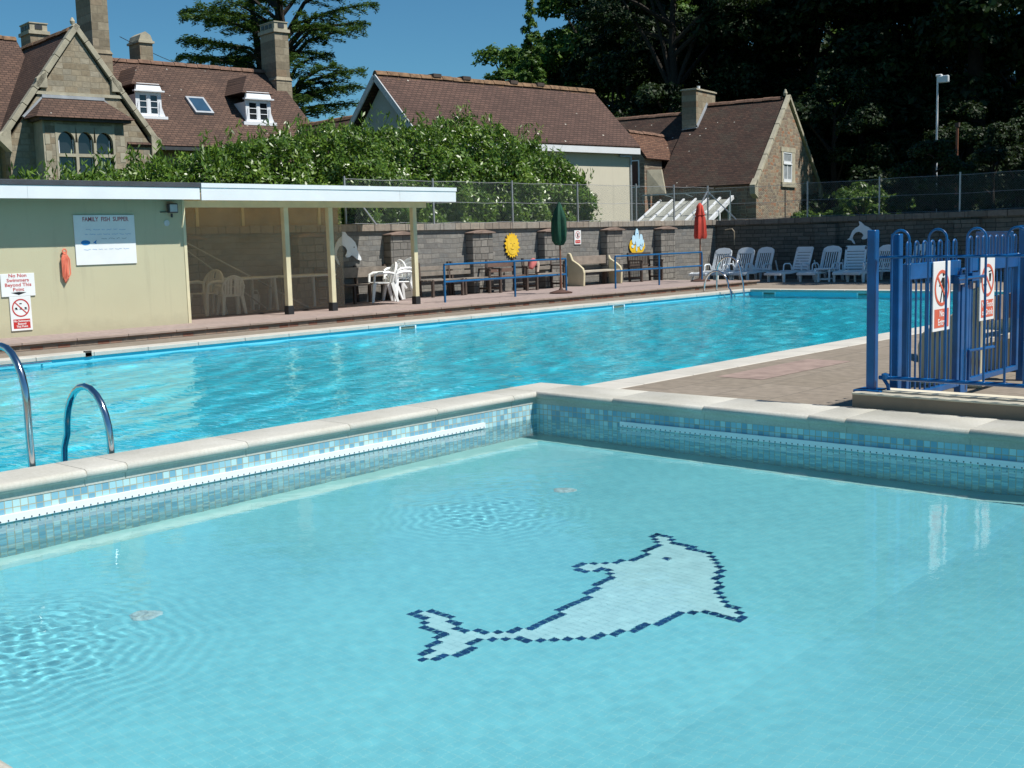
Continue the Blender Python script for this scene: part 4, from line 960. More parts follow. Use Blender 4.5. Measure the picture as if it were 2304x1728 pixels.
m = MB(); m.tube([(0,-.1,0),(.02,-.11,.3),(.03,-.05,.42),(.03,.05,.42),(.02,.11,.3),(0,.1,0)], .018, 6); m.box(.0,-.09,.12,.02,.09,.34); m.build('frame', PLASTIC_G, o)
m = MB(); m.prism([(-21.66,16.1,PZ),(-21.66,16.75,PZ),(-21.5,16.75,1.0),(-21.5,16.1,1.0)], (.03,0,0)); tag(m.build('dark_board', DKWOOD), 'dark board leaning on the wall behind the second shelter table', 'board')

def bench(loc, rz, L, label, arms=(1,1), wood=OAK, back='rails', dk=DKWOOD, z=0, seatz=.43, group='wooden benches along the wall'):
    """faces +x, runs along y"""
    t = thing('wooden_bench', loc, label, 'bench', rz, group)
    m = MB()
    for k in range(3): m.box(-.22+.15*k,-L/2,seatz-.03,-.09+.15*k,L/2,seatz)
    m.build('seat', wood, t, .004)
    m = MB()
    if back == 'rails':
        for z_ in (.52,.66): m.beam((-.26-.1*(z_-.45),-L/2,z_+.05),(-.26-.1*(z_-.45),L/2,z_+.05),.025,.10)
    elif back == 'board': m.beam((-.27,-L/2,.70),(-.27,L/2,.70),.04,.24)
    else:
        m.box(-.30,-L/2,.80,-.25,L/2,.87); m.box(-.27,-L/2,.46,-.24,L/2,.51); k = -L/2+.06
        while k < L/2-.05: m.box(-.28,k,.5,-.26,k+.035,.81); k += .085
    m.build('backrest', wood, t, .003)
    ys = [-L/2+.05, L/2-.05]+([0] if L > 1.8 else [])
    for i, y in enumerate(ys):
        m = MB(); m.beam((.20,y,0),(.20,y,.62 if (i < 2 and arms[i]) else seatz),.06,.06); m.build('leg', dk, t)
        m = MB(); m.beam((-.24,y,0),(-.30,y,.86),.06,.06); m.build('leg', dk, t)
        if i < 2 and arms[i]: m = MB(); m.beam((-.28,y,.63),(.25,y,.63),.07,.035); m.box(-.24,y-.02,.1,.20,y+.02,.15); m.build('armrest', dk, t)
    return t
bench((-21.33,18.3,PZ), 0, 1.95, 'long grey board bench under the white dolphin, left of the stacked chairs', (0,0), OAK, 'board')
bench((-21.05,17.25,PZ), 0, .8, 'dark wooden bench seen through the end of the windbreak sheet', (1,0), DKWOOD, 'board')
bench((-21.30,20.9,PZ), 0, 1.25, 'grey two rail bench right of the last shelter post, beside the railing start', (0,0), OAK)
bench((-21.28,21.85,PZ), 0, 1.1, 'grey two rail bench behind the first railing panel with one dark arm', (0,1), OAK)
bench((-21.15,23.15,PZ), 0, 1.15, 'reddish brown bench below the yellow sun, behind the blue railing', (1,1), plain('reddish_timber', (.15,.095,.075), .8, .2, 5))
bench((-21.15,24.65,PZ), 0, 1.25, 'grey brown bench right of the yellow sun, with a pink towel on its arm', (1,1), OAK)
bench((-21.2,29.45,PZ), 0, 1.15, 'slatted back wooden armchair bench under the pale blue picture', (1,1), DKWOOD, 'slats')
def stone_bench(loc, rz, L, label, group):
    t = thing('end_panel_bench', loc, label, 'bench', rz, group)
    pf = [(.28,0),(.30,.38),(.26,.50),(.10,.62),(-.12,.74),(-.20,.92),(-.27,.95),(-.32,.90),(-.30,0)]
    for s in (-1, 1):
        m = MB(); y = s*(L/2); m.prism([(p[0], y-.04, p[1]) for p in pf], (0,.08,0)); m.build('end_panel', CREAMW2, t, .012)
    m = MB(); m.box(-.20,-L/2+.041,.38,.26,L/2-.041,.43); m.build('seat', OAKP, t, .004)
    m = MB(); m.beam((-.235,-L/2+.041,.72),(-.235,L/2-.041,.72),.04,.24); m.build('backrest', OAK2, t, .004)
    m = MB(); m.box(-.2,L/2-.3,0,-.1,L/2-.2,.38); m.build('support', DKWOOD, t)
    return t
CREAMW2 = plain('cream_painted_panel', (.55,.49,.33), .6, .10, 3, bump=.1); OAKP = plain('pale_plank', (.42,.38,.31), .7, .15, 4, bump=.2); OAK2 = plain('brown_plank', (.26,.215,.18), .8, .2, 5, bump=.2)
stone_bench((-21.28,27.05,PZ), 0, 1.75, 'bench with curved cream end panels between the green parasol and second railing', 'benches with curved cream ends')
stone_bench((-4.42,11.75,0), R(180), 1.5, 'bench with curved cream end panels seen behind the blue gate', 'benches with curved cream ends')
t = thing('towel', (-21.0,24.02,PZ+.63), 'pink and cream towel bundled on the arm of a bench', 'towel')
m = MB(); m.tube([(0,-.14,-.04),(0,-.07,.1),(.02,.02,.16)], [.08,.12,.09], 10); m.build('pink_fold', PINK, t, smooth=True)
m = MB(); m.tube([(.05,.05,.17),(.06,.08,.05),(.05,.07,-.14)], [.07,.06,.05], 8); m.build('cream_fold', plain('cream_cloth', (.62,.50,.40), .9), t, smooth=True)

# ------------------------------------------------------------------ blue tube railings
def railing(label, ys, x=-19.08):
    t = thing('tube_railing', (0,0,0), label, 'railing', group='blue tube railings')
    for y in ys: m = MB(); m.tube([(x,y,PZ),(x,y,PZ+.83)], .026, 10); m.build('post', BLUE2, t, smooth=True)
    for z in (.85,.46): m = MB(); m.tube([(x,ys[0],PZ+z),(x,ys[-1],PZ+z)], .025, 10); m.build('rail', BLUE2, t, smooth=True)
railing('blue tube railing left of the green parasol, before the sun cut-out', (18.75,21.12,23.05))
railing('blue tube railing left of the red parasol, before the pale blue picture', (25.1,27.1,29.25))

# ------------------------------------------------------------------ parasols
def parasol(loc, label, cloth, fold, wob_n, zt=2.28, seed=1, tiered=False, r0=.17):
    t = thing('parasol', loc, label, 'parasol', group='folded parasols')
    m = MB(); m.lathe([(0,0),(.28,0),(.29,.03),(.18,.06),(.06,.09),(.03,.14)], n=24); m.build('base', BASE, t, smooth=True)
    m = MB(); m.tube([(0,0,.05),(0,0,zt-.1)], .022, 8); m.tube([(0,0,.12),(0,0,.42)], .034, 8); m.build('pole', BROWNW, t, smooth=True)
    rs = random.Random(seed); ph = rs.random()*6
    def wob(a, z): return 1+.16*math.sin(wob_n*a+ph)*min(1, (zt-z)/.35)+.07*math.sin((wob_n+3)*a+2*z)
    m = MB()
    if tiered:
        m.lathe([(.0,zt-1.04+.03),(r0*.9,zt-1.04),(r0*1.02,zt-.95),(r0*.92,zt-.7),(r0*.80,zt-.42),(.05,zt-.30)], n=40, wob=wob)
        m.lathe([(.03,zt-.42),(r0*.80,zt-.36),(r0*.62,zt-.24),(.09,zt-.10),(.035,zt-.02),(.0,zt)], n=40, wob=wob)
    else: m.lathe([(.02,zt-1.07),(.10,zt-1.06),(r0*.95,zt-.95),(r0*1.05,zt-.7),(r0,zt-.45),(r0*.72,zt-.25),(.06,zt-.08),(.02,zt)], n=40, wob=wob)
    m.build('canopy', cloth, t, smooth=True)
    return t
parasol((-18.98,22.72,PZ), 'closed dark green parasol standing at the end of the first railing', GREENF, 1, 5, 2.26, 3)
parasol((-19.2,29.35,PZ), 'closed red parasol standing near the wall corner', REDF, 1, 7, 2.28, 5, True)

# ------------------------------------------------------------------ wall pictures
def cut(poly, M, th, name, mat, parent=None):
    m = MB(); m.prism([M @ Vector((p[0], p[1], 0)) for p in poly], M.to_3x3() @ Vector((0,0,th))); return m.build(name, mat, parent)
DOL = [(-.47,-.18),(-.40,-.13),(-.36,-.02),(-.31,.13),(-.22,.24),(-.12,.30),(-.09,.36),(-.115,.475),(-.10,.485),(-.04,.45),(.03,.36),(.05,.33),(.17,.26),(.28,.16),(.335,.04),(.34,-.03),(.37,-.10),(.44,-.20),(.455,-.26),(.42,-.275),(.31,-.24),(.22,-.17),(.15,-.14),(.09,-.185),(.00,-.19),(-.035,-.15),(.0,-.10),(.03,-.04),(-.02,.05),(-.11,.10),(-.21,.07),(-.275,-.03),(-.30,-.12),(-.285,-.19),(-.24,-.27),(-.22,-.36),(-.27,-.33),(-.34,-.22),(-.40,-.20)]
t = thing('dolphin_cutout', (WX+.03,18.08,1.38), 'white leaping dolphin cut-out on the lit stone wall left of the chair stack', 'wall decoration', group='dolphin wall cut-outs')
cut([(p[0], p[1]) for p in DOL], face_x(0,0,0), .022, 'body', GREYP, t)
cut([(.24+.015*math.cos(a), .045+.015*math.sin(a)) for a in [k*.785 for k in range(8)]], face_x(.0225,0,0), .003, 'eye', BLACKT, t)
t = thing('dolphin_cutout', (-16.42,34.05,1.36), 'white dolphin cut-out on the shaded end wall above the last loungers', 'wall decoration', group='dolphin wall cut-outs')
MY = Matrix(((1,0,0,0),(0,0,-1,0),(0,1,0,0),(0,0,0,1)))
cut([(p[0]*1.08, p[1]*.82) for p in DOL], MY, .022, 'body', GREYP, t)
t = thing('sun_cutout', (WX+.03,23.9,1.34), 'yellow sun cut-out with a smiling face hung on the stone wall', 'wall decoration')
rs = random.Random(4); pts = []
for k in range(36):
    a = 2*math.pi*k/36; r = (1.0+rs.uniform(-.06,.1)) if k % 2 else .80; pts.append((.30*r*math.cos(a), .36*r*math.sin(a)))
cut(pts, face_x(0,0,0), .02, 'rays', YELL, t)
cut([(.21*math.cos(a*.35), .25*math.sin(a*.35)) for a in range(18)], face_x(.021,0,0), .008, 'face', plain('paler_yellow', (.78,.52,.05), .5), t)
m = MB()
for y in (-.07,.07): m.tube([(.031,y-.025,.05),(.033,y,.065),(.031,y+.025,.05)], .006, 5)
m.tube([(.031,-.08,-.07),(.033,-.04,-.10),(.033,.04,-.10),(.031,.08,-.07)], .006, 5); m.tube([(.031,0,.03),(.033,.012,-.02),(.031,-.01,-.03)], .005, 5); m.build('features', plain('ochre_line', (.40,.22,.02), .5), t)
t = thing('painted_cutout', (WX+.03,29.62,1.33), 'pale blue figures on a yellow oval cut-out hung on the stone wall', 'wall decoration')
cut([(.40*math.cos(a*.3), -.13+.27*math.sin(a*.3)) for a in range(21)], face_x(0,0,0), .015, 'oval', YELL, t)
for (y, z, w_, h) in ((-.02,.16,.10,.24),(.19,.06,.09,.17),(-.19,.06,.09,.14),(.03,-.03,.12,.13),(-.05,-.20,.035,.10),(.19,-.17,.07,.09),(-.24,-.14,.07,.05),(.30,-.05,.04,.11)):
    cut([(y+w_*math.cos(a*.45), z+h*math.sin(a*.45)) for a in range(14)], face_x(.016+.0007*h*10,0,0), .012, 'figure', PALEB, t)
m = MB(); m.tube([(.033,-.04,.24),(.033,.02,.25)], .008, 5); m.tube([(.033,.12,-.1),(.033,.2,-.12),(.033,.16,-.2)], .006, 5); m.tube([(.033,-.1,-.05),(.033,-.2,-.1)], .006, 5); m.build('marking', MARKB, t)
o = sign('notice', 'small white notice with a red ring and red base on the stone wall', 'notice', 26.6,26.9,1.31,1.71, SIGNW, WX+.01)
ring(.105,.014,face_x(.021,0,.27),REDT,o); m = MB(); m.prism([(.02,y,z) for y, z in ((-.015,.19),(.02,.19),(.025,.27),(.05,.30),(.01,.33),(-.02,.30),(-.035,.26))], (.0015,0,0)); m.build('figure_symbol', BLACKT, o)
m = MB(); m.box(.02,-.115,.03,.0215,.115,.12); m.build('red_panel', REDT, o)
text('No Diving', .04, face_x(.022,0,.075), SIGNW, o)

# ------------------------------------------------------------------ loungers
def make_lounger(slats, label, mat=PLASTIC_G):
    t = thing('sun_lounger', (0,0,0), label, 'sun lounger')      # foot end +x, head -x
    W = .32; m = MB(); prof_ = [(1.25,.27),(1.12,.31),(.8,.30),(.5,.335),(.2,.33),(0,.32)]
    for a, b in zip(prof_, prof_[1:]):
        for y in (-W, W-.055): m.hexa([(b[0],y,b[1]-.06),(a[0],y,a[1]-.06),(a[0],y+.055,a[1]-.06),(b[0],y+.055,b[1]-.06),(b[0],y,b[1]),(a[0],y,a[1]),(a[0],y+.055,a[1]),(b[0],y+.055,b[1])])
    m.box(1.2,-W,.21,1.27,W,.28); m.build('frame', mat, t, .006)
    m = MB()
    for k in range(11):
        x = 1.16-.105*k; z = np.interp(x, [0,.2,.5,.8,1.12,1.25], [.32,.33,.335,.30,.31,.27]); m.box(x-.04,-W+.05,float(z)-.022,x+.04,W-.05,float(z)-.004)
    m.build('seat_slats', mat, t)
    b0 = Vector((0,0,.33)); d = Vector((-.34,0,.94)).normalized(); L = .74; n = Vector((d.z,0,-d.x))
    def bp(u, y): return b0+d*u+Vector((0,y,0))
    m = MB()
    if slats == 'vertical':
        out = [(-W,0),(-W,.58),(-W*.93,.67),(-W*.6,.735),(0,.76),(W*.6,.735),(W*.93,.67),(W,.58),(W,0)]
        m.beam(bp(0,-W+.03),bp(.60,-W+.03),.06,.03,n); m.beam(bp(0,W-.03),bp(.60,W-.03),.06,.03,n)
        top = [bp(u,y) for y, u in out[1:8]]+[bp(.56,W*.9),bp(.56,-W*.9)]; m.prism([p-n*.015 for p in top], n*.03)
        for k in range(7): y = -W*.72+W*.24*k; m.beam(bp(.02,y),bp(.58,y),.030,.02,n)
        m.beam(bp(.03,-W+.05),bp(.03,W-.05),.05,.03,n)
    else:
        m.beam(bp(0,-W+.03),bp(L-.03,-W+.03),.06,.03,n); m.beam(bp(0,W-.03),bp(L-.03,W-.03),.06,.03,n)
        for k in range(7): u = .05+.093*k; m.beam(bp(u,-W+.05),bp(u,W-.05),.072,.02,n)
        top = [bp(u,y) for y, u in ((-W,L-.12),(-W,L-.03),(-W+.04,L),(W-.04,L),(W,L-.03),(W,L-.12))]; m.prism([p-n*.015 for p in top], n*.03)
    m.build('backrest', mat, t)
    for s in (-1, 1):
        m = MB(); y = s*(W+.03); m.tube([(-.02,y,.31),(.0,y,.46),(.08,y,.53),(.28,y,.53),(.34,y,.49),(.36,y,.33)], .022, 6); m.build('armrest', mat, t, smooth=True)
        for x in (1.08,-.28):
            m = MB(); m.hexa([(x-.03,s*(W-.02)-.025,0),(x+.03,s*(W-.02)-.025,0),(x+.03,s*(W-.02)+.025,0),(x-.03,s*(W-.02)+.025,0),(x-.06,s*(W-.03)-.025,.28),(x+.06,s*(W-.03)-.025,.28),(x+.06,s*(W-.03)+.025,.28),(x-.06,s*(W-.03)+.025,.28)]); m.build('leg', mat, t, .004)
        m = MB(); m.beam((-.02,s*(W-.03),.30),(-.42,s*(W-.03),.26),.05,.06); m.beam((-.42,s*(W-.03),.28),(-.30,s*(W-.03),.62),.03,.03); m.build('head_frame', mat, t)
    return t
G = 'white loungers by the end wall'
lv = make_lounger('vertical', 'x'); lh_ = make_lounger('horizontal', 'x')
place(lv, 0, (-20.55,32.55,0), R(-92), 'first white lounger from the wall corner, behind the steel ladder, its foot in sunlight', G)
place(lv, 1, (-19.9,32.85,0), R(-94), 'middle of the three upright-slatted loungers grouped near the wall corner', G)
place(lv, 1, (-19.2,32.85,0), R(-98), 'third upright-slatted lounger from the wall corner, before the gap in the row', G)
place(lh_, 0, (-17.85,32.8,0), R(-102), 'lounger with crosswise back slats just right of the gap in the row', G)
place(lv, 1, (-17.0,33.0,0), R(-94), 'lounger with upright back slats between two loungers with crosswise slats', G)
place(lh_, 1, (-16.25,33.15,0), R(-78), 'tallest lounger back with crosswise slats, below the dolphin cut-out', G)
place(lv, 1, (-15.3,33.0,0), R(-108), 'white lounger partly hidden by the blue fence corner post', G)
place(lv, 1, (-14.2,33.2,0), R(-90), 'rightmost white lounger seen through the bars of the blue fence', G)
t = thing('low_table', (-16.75,32.25,0), 'small square white plastic table between the loungers under the dolphin', 'table', R(10))
m = MB(); m.box(-.25,-.25,.36,.25,.25,.40); m.build('tabletop', PLASTIC_G, t, .01)
for sx in (-1,1):
    for sy in (-1,1): m = MB(); m.box(sx*.21-.025,sy*.21-.025,0,sx*.21+.025,sy*.21+.025,.36); m.build('leg', PLASTIC_G, t)
m = MB(); m.box(-.21,-.22,.06,.21,-.2,.1); m.box(-.21,.2,.06,.21,.22,.1); m.build('stretcher', PLASTIC_G, t)
t = thing('hanging_rail', (-21.2,33.9,1.62), 'pale bent rail fixed to the shaded wall right of the red parasol', 'rail')
m = MB(); m.tube([(0,0,0),(.28,-.02,.03),(.36,-.02,-.06),(.36,0,-.5)], .02, 6); m.build('tube', plain('rusty_pale_metal', (.30,.25,.18), .6), t)

# ------------------------------------------------------------------ blue bow top fence, gate, plinth
pt = thing('plinth_wall', (0,0,0), 'low brown plinth with pale capping under the blue fence at right', 'low wall')
m = MB(); m.box(-4.16,8.47,0,2.5,8.78,.235); m.build('body', CONC, pt)
m = MB(); m.box(-4.165,8.465,.235,2.5,8.56,.252); m.box(-4.02,8.60,.235,2.5,8.785,.262); m.build('capping', CONCTOP, pt, .004)
bf = thing('bow_top_fence', (0,0,0), 'blue bow topped railing fence standing on the plinth at right', 'fence')
FY = 8.66
m = MB(); m.box(-4.125,FY-.035,.25,-4.055,FY+.035,1.495); p = m.build('corner_post', BLUE, bf, .006)
m = MB(); m.box(-4.20,FY-.10,.236,-3.98,FY+.10,.262); m.build('base_plate', BLUE, p, .004)
m = MB(); m.tube([(-4.035,FY,1.285),(2.4,FY,1.285)], .011, 8); m.build('top_rail', BLUE, bf)
m = MB(); m.tube([(-4.03,FY,.355),(2.4,FY,.355)], .016, 8); m.tube([(-4.0,FY,.355),(-3.96,FY,.30),(-3.95,FY,.25)], .014, 6); m.lathe([(.0,-.03),(.03,-.02),(.03,.02),(0,.03)], (-3.98,FY,.365), 10); m.build('bottom_rail', BLUE, bf)
x = -3.945; 
while x < 2.3:
    m = MB(); w_ = .138; pts = [(x,FY+.012,.34)]+[(x+w_/2-w_/2*math.cos(math.pi*k/10), FY+.012, 1.415+w_/2*1.05*math.sin(math.pi*k/10)) for k in range(11)]+[(x+w_,FY+.012,.34)]
    m.tube(pts, .0095, 8); m.build('bow_bar', BLUE, bf, smooth=True); x += .288
GX = -4.02
gt = thing('blue_gate', (0,0,0), 'blue double gate with two prohibition signs behind the bow topped fence', 'gate')
def leaf(y0, y1, z0, z1):
    m = MB(); e = .05
    m.box(GX-.025,y0,z0,GX+.025,y0+e,z1); m.box(GX-.025,y1-e,z0,GX+.025,y1,z1); m.box(GX-.025,y0+e,z1-.13,GX+.025,y1-e,z1); m.box(GX-.025,y0+e,z0,GX+.025,y1-e,z0+.05)
    f = m.build('leaf_frame', BLUE, gt, .005)
    y = y0+.12
    while y < y1-.08: m = MB(); m.tube([(GX,y,z0+.03),(GX,y,z1-.10)], .0085, 6); m.build('bar', BLUE, f); y += .098
    y = y0+.03
    while y < y1-.1:
        m = MB(); m.tube([(GX,y,z1-.05)]+[(GX,y+.035-.035*math.cos(math.pi*k/8),z1+.14+.035*math.sin(math.pi*k/8)) for k in range(9)]+[(GX,y+.07,z1-.05)], .0085, 6); m.build('hoop', BLUE, f, smooth=True); y += .155
leaf(9.08,10.16,.12,1.22); leaf(10.36,11.6,.12,1.24)
for y, z in ((8.93,1.46),(11.75,1.50)):
    m = MB(); m.box(GX-.036,y-.036,0,GX+.036,y+.036,z); m.build('gate_post', BLUE, gt, .006)
m = MB(); m.box(GX-.03,10.18,.05,GX+.03,10.34,1.0); m.build('drop_bolt_post', BLUE, gt, .004)
m = MB(); m.box(GX-.05,10.02,1.02,GX+.07,10.2,1.09); m.box(GX-.05,10.3,1.03,GX+.07,10.46,1.10); m.tube([(GX+.06,10.0,1.06),(GX+.06,10.6,1.06)], .016, 8); m.tube([(GX+.04,10.1,1.05),(GX+.05,10.1,1.14),(GX+.04,10.2,1.14)], .012, 6); m.build('latch', BLUE, gt)
m = MB(); m.tube([(GX+.05,10.3,.12),(GX+.05,10.3,.42),(GX+.1,10.75,.42)], .014, 6); m.build('drop_bolt', BLUE, gt)
def gsign(y0, y1, z0, z1, txt, sym):
    o = thing('notice', (GX+.03,(y0+y1)/2,z0), 'gate notice '+txt[1], 'notice', group='notices on the blue gate')
    w_ = (y1-y0)/2; m = MB(); m.box(.0,-w_,0,.012,w_,z1-z0); m.build('board', SIGNW, o, .003)
    ring(w_*.86,.026,face_x(.013,0,(z1-z0)*.62),REDFADE,o)
    m = MB(); m.box(.0125,-w_*.84,.03,.014,w_*.84,.185); m.build('red_panel', REDFADE, o)
    text(txt[0], .075, face_x(.0145,0,.108), SIGNW, o, bold=.001, sx=.95)
    m = MB()
    for q in sym: m.prism([(.0128, a, (z1-z0)*.62+b) for a, b in q], (.0015,0,0))
    m.build('symbol', BLACKT, o)
cz = lambda c, r: [(c[0]+r*math.cos(k*.785), c[1]+r*math.sin(k*.785)) for k in range(8)]
gsign(9.54,9.89,.64,1.22, ('No\nEntry','showing a crossed walking figure above the words No Entry'), [cz((.03,.115),.020),[(.0,.085),(.05,.085),(.055,0),(.02,-.03),(.0,.0)],[(.05,0),(.055,-.13),(.035,-.13),(.02,-.02)],[(.02,0),(-.02,-.12),(-.04,-.12),(.0,.0)],[(.0,.08),(-.06,.02),(-.05,.01),(.01,.06)]])
gsign(10.56,10.90,.66,1.24, ('No Food\nor Drink','showing a crossed cup above the words No Food or Drink'), [[(.02,.07),(.09,.08),(.09,.09),(.02,.08)],[(.03,.06),(.08,.06),(.07,-.01),(.04,-.01)],[(-.10,-.03),(-.02,-.03),(-.02,-.045),(-.10,-.045)],[(-.09,-.05),(-.03,-.05),(-.03,-.06),(-.09,-.06)]])
t = thing('screen_board', (-5.0,13.6,0), 'solid blue painted panel standing behind the blue gate', 'panel', R(-50))
m = MB(); m.box(-.45,-.03,1.12,.55,.03,1.44); m.build('board', BLUE, t, .006)
for x in (-.4,.5): m = MB(); m.box(x-.03,-.03,0,x+.03,.03,1.12); m.build('leg', BLUE, t)
t = thing('red_towel', (-3.92,11.86,0), 'red cloth hanging at the right edge behind the blue fence', 'towel')
m = MB(); m.lathe([(.03,.62),(.10,.60),(.11,.9),(.09,1.2),(.04,1.34),(.0,1.36)], n=24, wob=lambda a, z: 1+.18*math.sin(5*a)); m.build('cloth', REDF, t, smooth=True)
m = MB(); m.tube([(0,0,0),(0,0,1.3)], .018, 8); m.build('stick', BROWNW, t)

# ------------------------------------------------------------------ vegetation
def leafmat(name, stops, rough=.45, trans=.25, spec=.4, clump=1.2):
    t = NT(name); t.n.remove(t.b)
    g = t.N('ShaderNodeNewGeometry'); n = t.noise(clump, 3, .6)
    f = t.math('ADD', t.math('MULTIPLY', g.outputs['Random Per Island'], .55), t.math('MULTIPLY', n.outputs['Fac'], .45))
    c = t.ramp(f, stops); p = t.N('ShaderNodeBsdfPrincipled'); t.L(c, p.inputs['Base Color']); p.inputs['Roughness'].default_value = rough; p.inputs['Specular IOR Level'].default_value = spec
    tl = t.N('ShaderNodeBsdfTranslucent'); t.L(t.mix(.5, c, (.10,.16,.01)), tl.inputs['Color'])
    mx = t.N('ShaderNodeMixShader'); mx.inputs[0].default_value = trans; t.L(p.outputs[0], mx.inputs[1]); t.L(tl.outputs[0], mx.inputs[2]); t.L(mx.outputs[0], t.out.inputs[0])
    return t.mat
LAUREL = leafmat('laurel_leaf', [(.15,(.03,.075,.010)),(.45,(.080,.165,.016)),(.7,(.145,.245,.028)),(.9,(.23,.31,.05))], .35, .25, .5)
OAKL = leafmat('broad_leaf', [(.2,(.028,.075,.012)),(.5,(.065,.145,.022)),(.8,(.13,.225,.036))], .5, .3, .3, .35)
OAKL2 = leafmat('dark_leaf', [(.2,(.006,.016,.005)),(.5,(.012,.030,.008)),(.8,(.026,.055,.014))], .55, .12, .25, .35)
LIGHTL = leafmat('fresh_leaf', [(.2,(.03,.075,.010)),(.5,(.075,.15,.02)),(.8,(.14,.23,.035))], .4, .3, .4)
CEDARL = leafmat('cedar_needles', [(.2,(.022,.07,.024)),(.5,(.055,.125,.036)),(.8,(.125,.20,.045))], .6, .35, .25, .5)
def frames(n, nrm, a, b, rs, jit=.9):
    """random in-plane half axes for leaves whose normals scatter round nrm"""
    N_ = nrm+rs.normal(0, jit, (n, 3)); N_ /= np.linalg.norm(N_, axis=1)[:, None]
    T = rs.normal(0, 1, (n, 3)); U = np.cross(N_, T); U /= np.linalg.norm(U, axis=1)[:, None]; V = np.cross(N_, U)
    s = rs.uniform(.7, 1.25, (n, 1)); return U*a*s, V*b*s
# laurel hedge behind the long wall
HT = [(5,2.7),(9,2.85),(11,3.0),(12,3.3),(13,3.5),(14.6,3.75),(16,3.95),(17.7,4.2),(19,4.35),(20.2,4.65),(21.3,4.45),(22.4,4.7),(23.6,4.65),(24.6,5.05),(25.6,5.0),(26.6,4.75),(27.6,4.45),(28.6,4.1),(29.6,3.75),(30.3,3.0),(30.9,1.9)]
HT = [(a*.955, 1.5+(b-1.5)*.955-.20-.28*(a < 17)) for a, b in HT]
def hedge():
    rs = np.random.RandomState(3); hy = [h[0] for h in HT]; hz = [h[1] for h in HT]; n = 112000
    y = 6+23.5*rs.rand(n)**.92; top = np.interp(y, hy, hz)+.16*np.sin(y*5.1)+.10*np.sin(y*11.7+1)
    u = rs.rand(n); z = 1.2+(top-1.2)*u; xf = -22.48-.11*np.sin(y*2.3+z*.9)-.10*np.sin(z*4.1-y*3.3)-.12*np.sin(y*5.7+1.3*np.sin(z*3))-.08*np.sin(z*7+y*1.3)-.5*np.clip((z-top+.9)/.9, 0, 1)**2-.7*np.clip((y-28.0)/1.4, 0, 1)**2
    dep = rs.rand(n)**1.8*.75; x = xf-dep
    k = rs.rand(n) < .30                                   # leaves on top
    x = np.where(k, -22.6-2.6*rs.rand(n), x); z = np.where(k, top-.30*rs.rand(n)**2+.10*np.sin(x*7+y*4)-.12*np.abs(x+23.6), z)
    P = np.stack([x, y, z], -1); nr = np.where(k[:, None], np.array([.3,-.1,1.]), np.array([1.,-.3,.6])); U, V = frames(n, nr, .066, .027, rs, .8)
    # upright shoots above the top
    m_ = 620; sy = 6.5+22.2*rs.rand(m_); st = np.interp(sy, hy, hz)+.16*np.sin(sy*5.1)+.10*np.sin(sy*11.7+1); sx = -22.5-2.2*rs.rand(m_); hh = .12+.42*rs.rand(m_)**1.6
    q = 13; r = rs.rand(m_, q); sp = np.stack([sx[:, None]+rs.normal(0,.045,(m_,q))+.0*r, sy[:, None]+rs.normal(0,.045,(m_,q)), st[:, None]-.15+hh[:, None]*r*1.3], -1).reshape(-1, 3)
    U2, V2 = frames(len(sp), np.array([.6,-.2,.2]), .068, .025, rs, .6); U2[:, 2] = np.abs(U2[:, 2])+.03
    h = thing('laurel_hedge', (0,0,0), 'tall glossy green laurel hedge behind the chain link fence', 'hedge')
    leaves('foliage', np.concatenate([P, sp]).astype(np.float32), np.concatenate([U, U2]).astype(np.float32), np.concatenate([V, V2]).astype(np.float32), LAUREL, h)
    m = MB(); rr = random.Random(2)
    for k in range(46):
        yy = 7+.475*k; zt = float(np.interp(yy, hy, hz))-.35; xx = -23.6+rr.uniform(-.4,.4)
        m.tube([(xx,yy,0),(xx+.05,yy+.1,1),(xx+rr.uniform(-.3,.3),yy+rr.uniform(-.3,.3),zt)], [.05,.04,.015], 5)
    m.build('stems', BARK, h)
    m = MB(); ys_ = np.linspace(6, 28.6, 60)  # solid dark core added inside the hedge to block light
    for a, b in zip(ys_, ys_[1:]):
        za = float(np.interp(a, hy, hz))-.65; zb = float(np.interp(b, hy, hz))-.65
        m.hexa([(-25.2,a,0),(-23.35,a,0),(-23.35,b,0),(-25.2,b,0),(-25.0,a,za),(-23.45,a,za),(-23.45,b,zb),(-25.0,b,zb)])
    m.build('inner_shade_core', plain('inner_core_dark', (.012,.022,.006), .95, .5, 9, bump=1), h)
hedge()

def blob_crown(n, blobs, a, b, seed, flat=1., gap=.55):
    rs = np.random.RandomState(seed); w_ = np.array([q[3]**2 for q in blobs]); w_ = w_/w_.sum(); idx = rs.choice(len(blobs), n, p=w_)
    C = np.array([q[:3] for q in blobs])[idx]; r = np.array([q[3] for q in blobs])[idx]
    d = rs.normal(0, 1, (n, 3)); d /= np.linalg.norm(d, axis=1)[:, None]; d[:, 2] = np.where(d[:, 2] < -.35, -d[:, 2], d[:, 2])
    rad = r*(gap+(1.08-gap)*rs.rand(n)**.5); lump = 1+.22*np.sin(d[:,0]*5+C[:,1]*3)*np.sin(d[:,1]*5+C[:,0]*2)+.12*np.sin(d[:,2]*9+C[:,2]*4)
    P = C+d*(rad*lump)[:, None]*np.array([1,1,flat]); U, V = frames(n, d+np.array([0,0,.5]), a, b, rs, .6)
    return P.astype(np.float32), U.astype(np.float32), V.astype(np.float32)
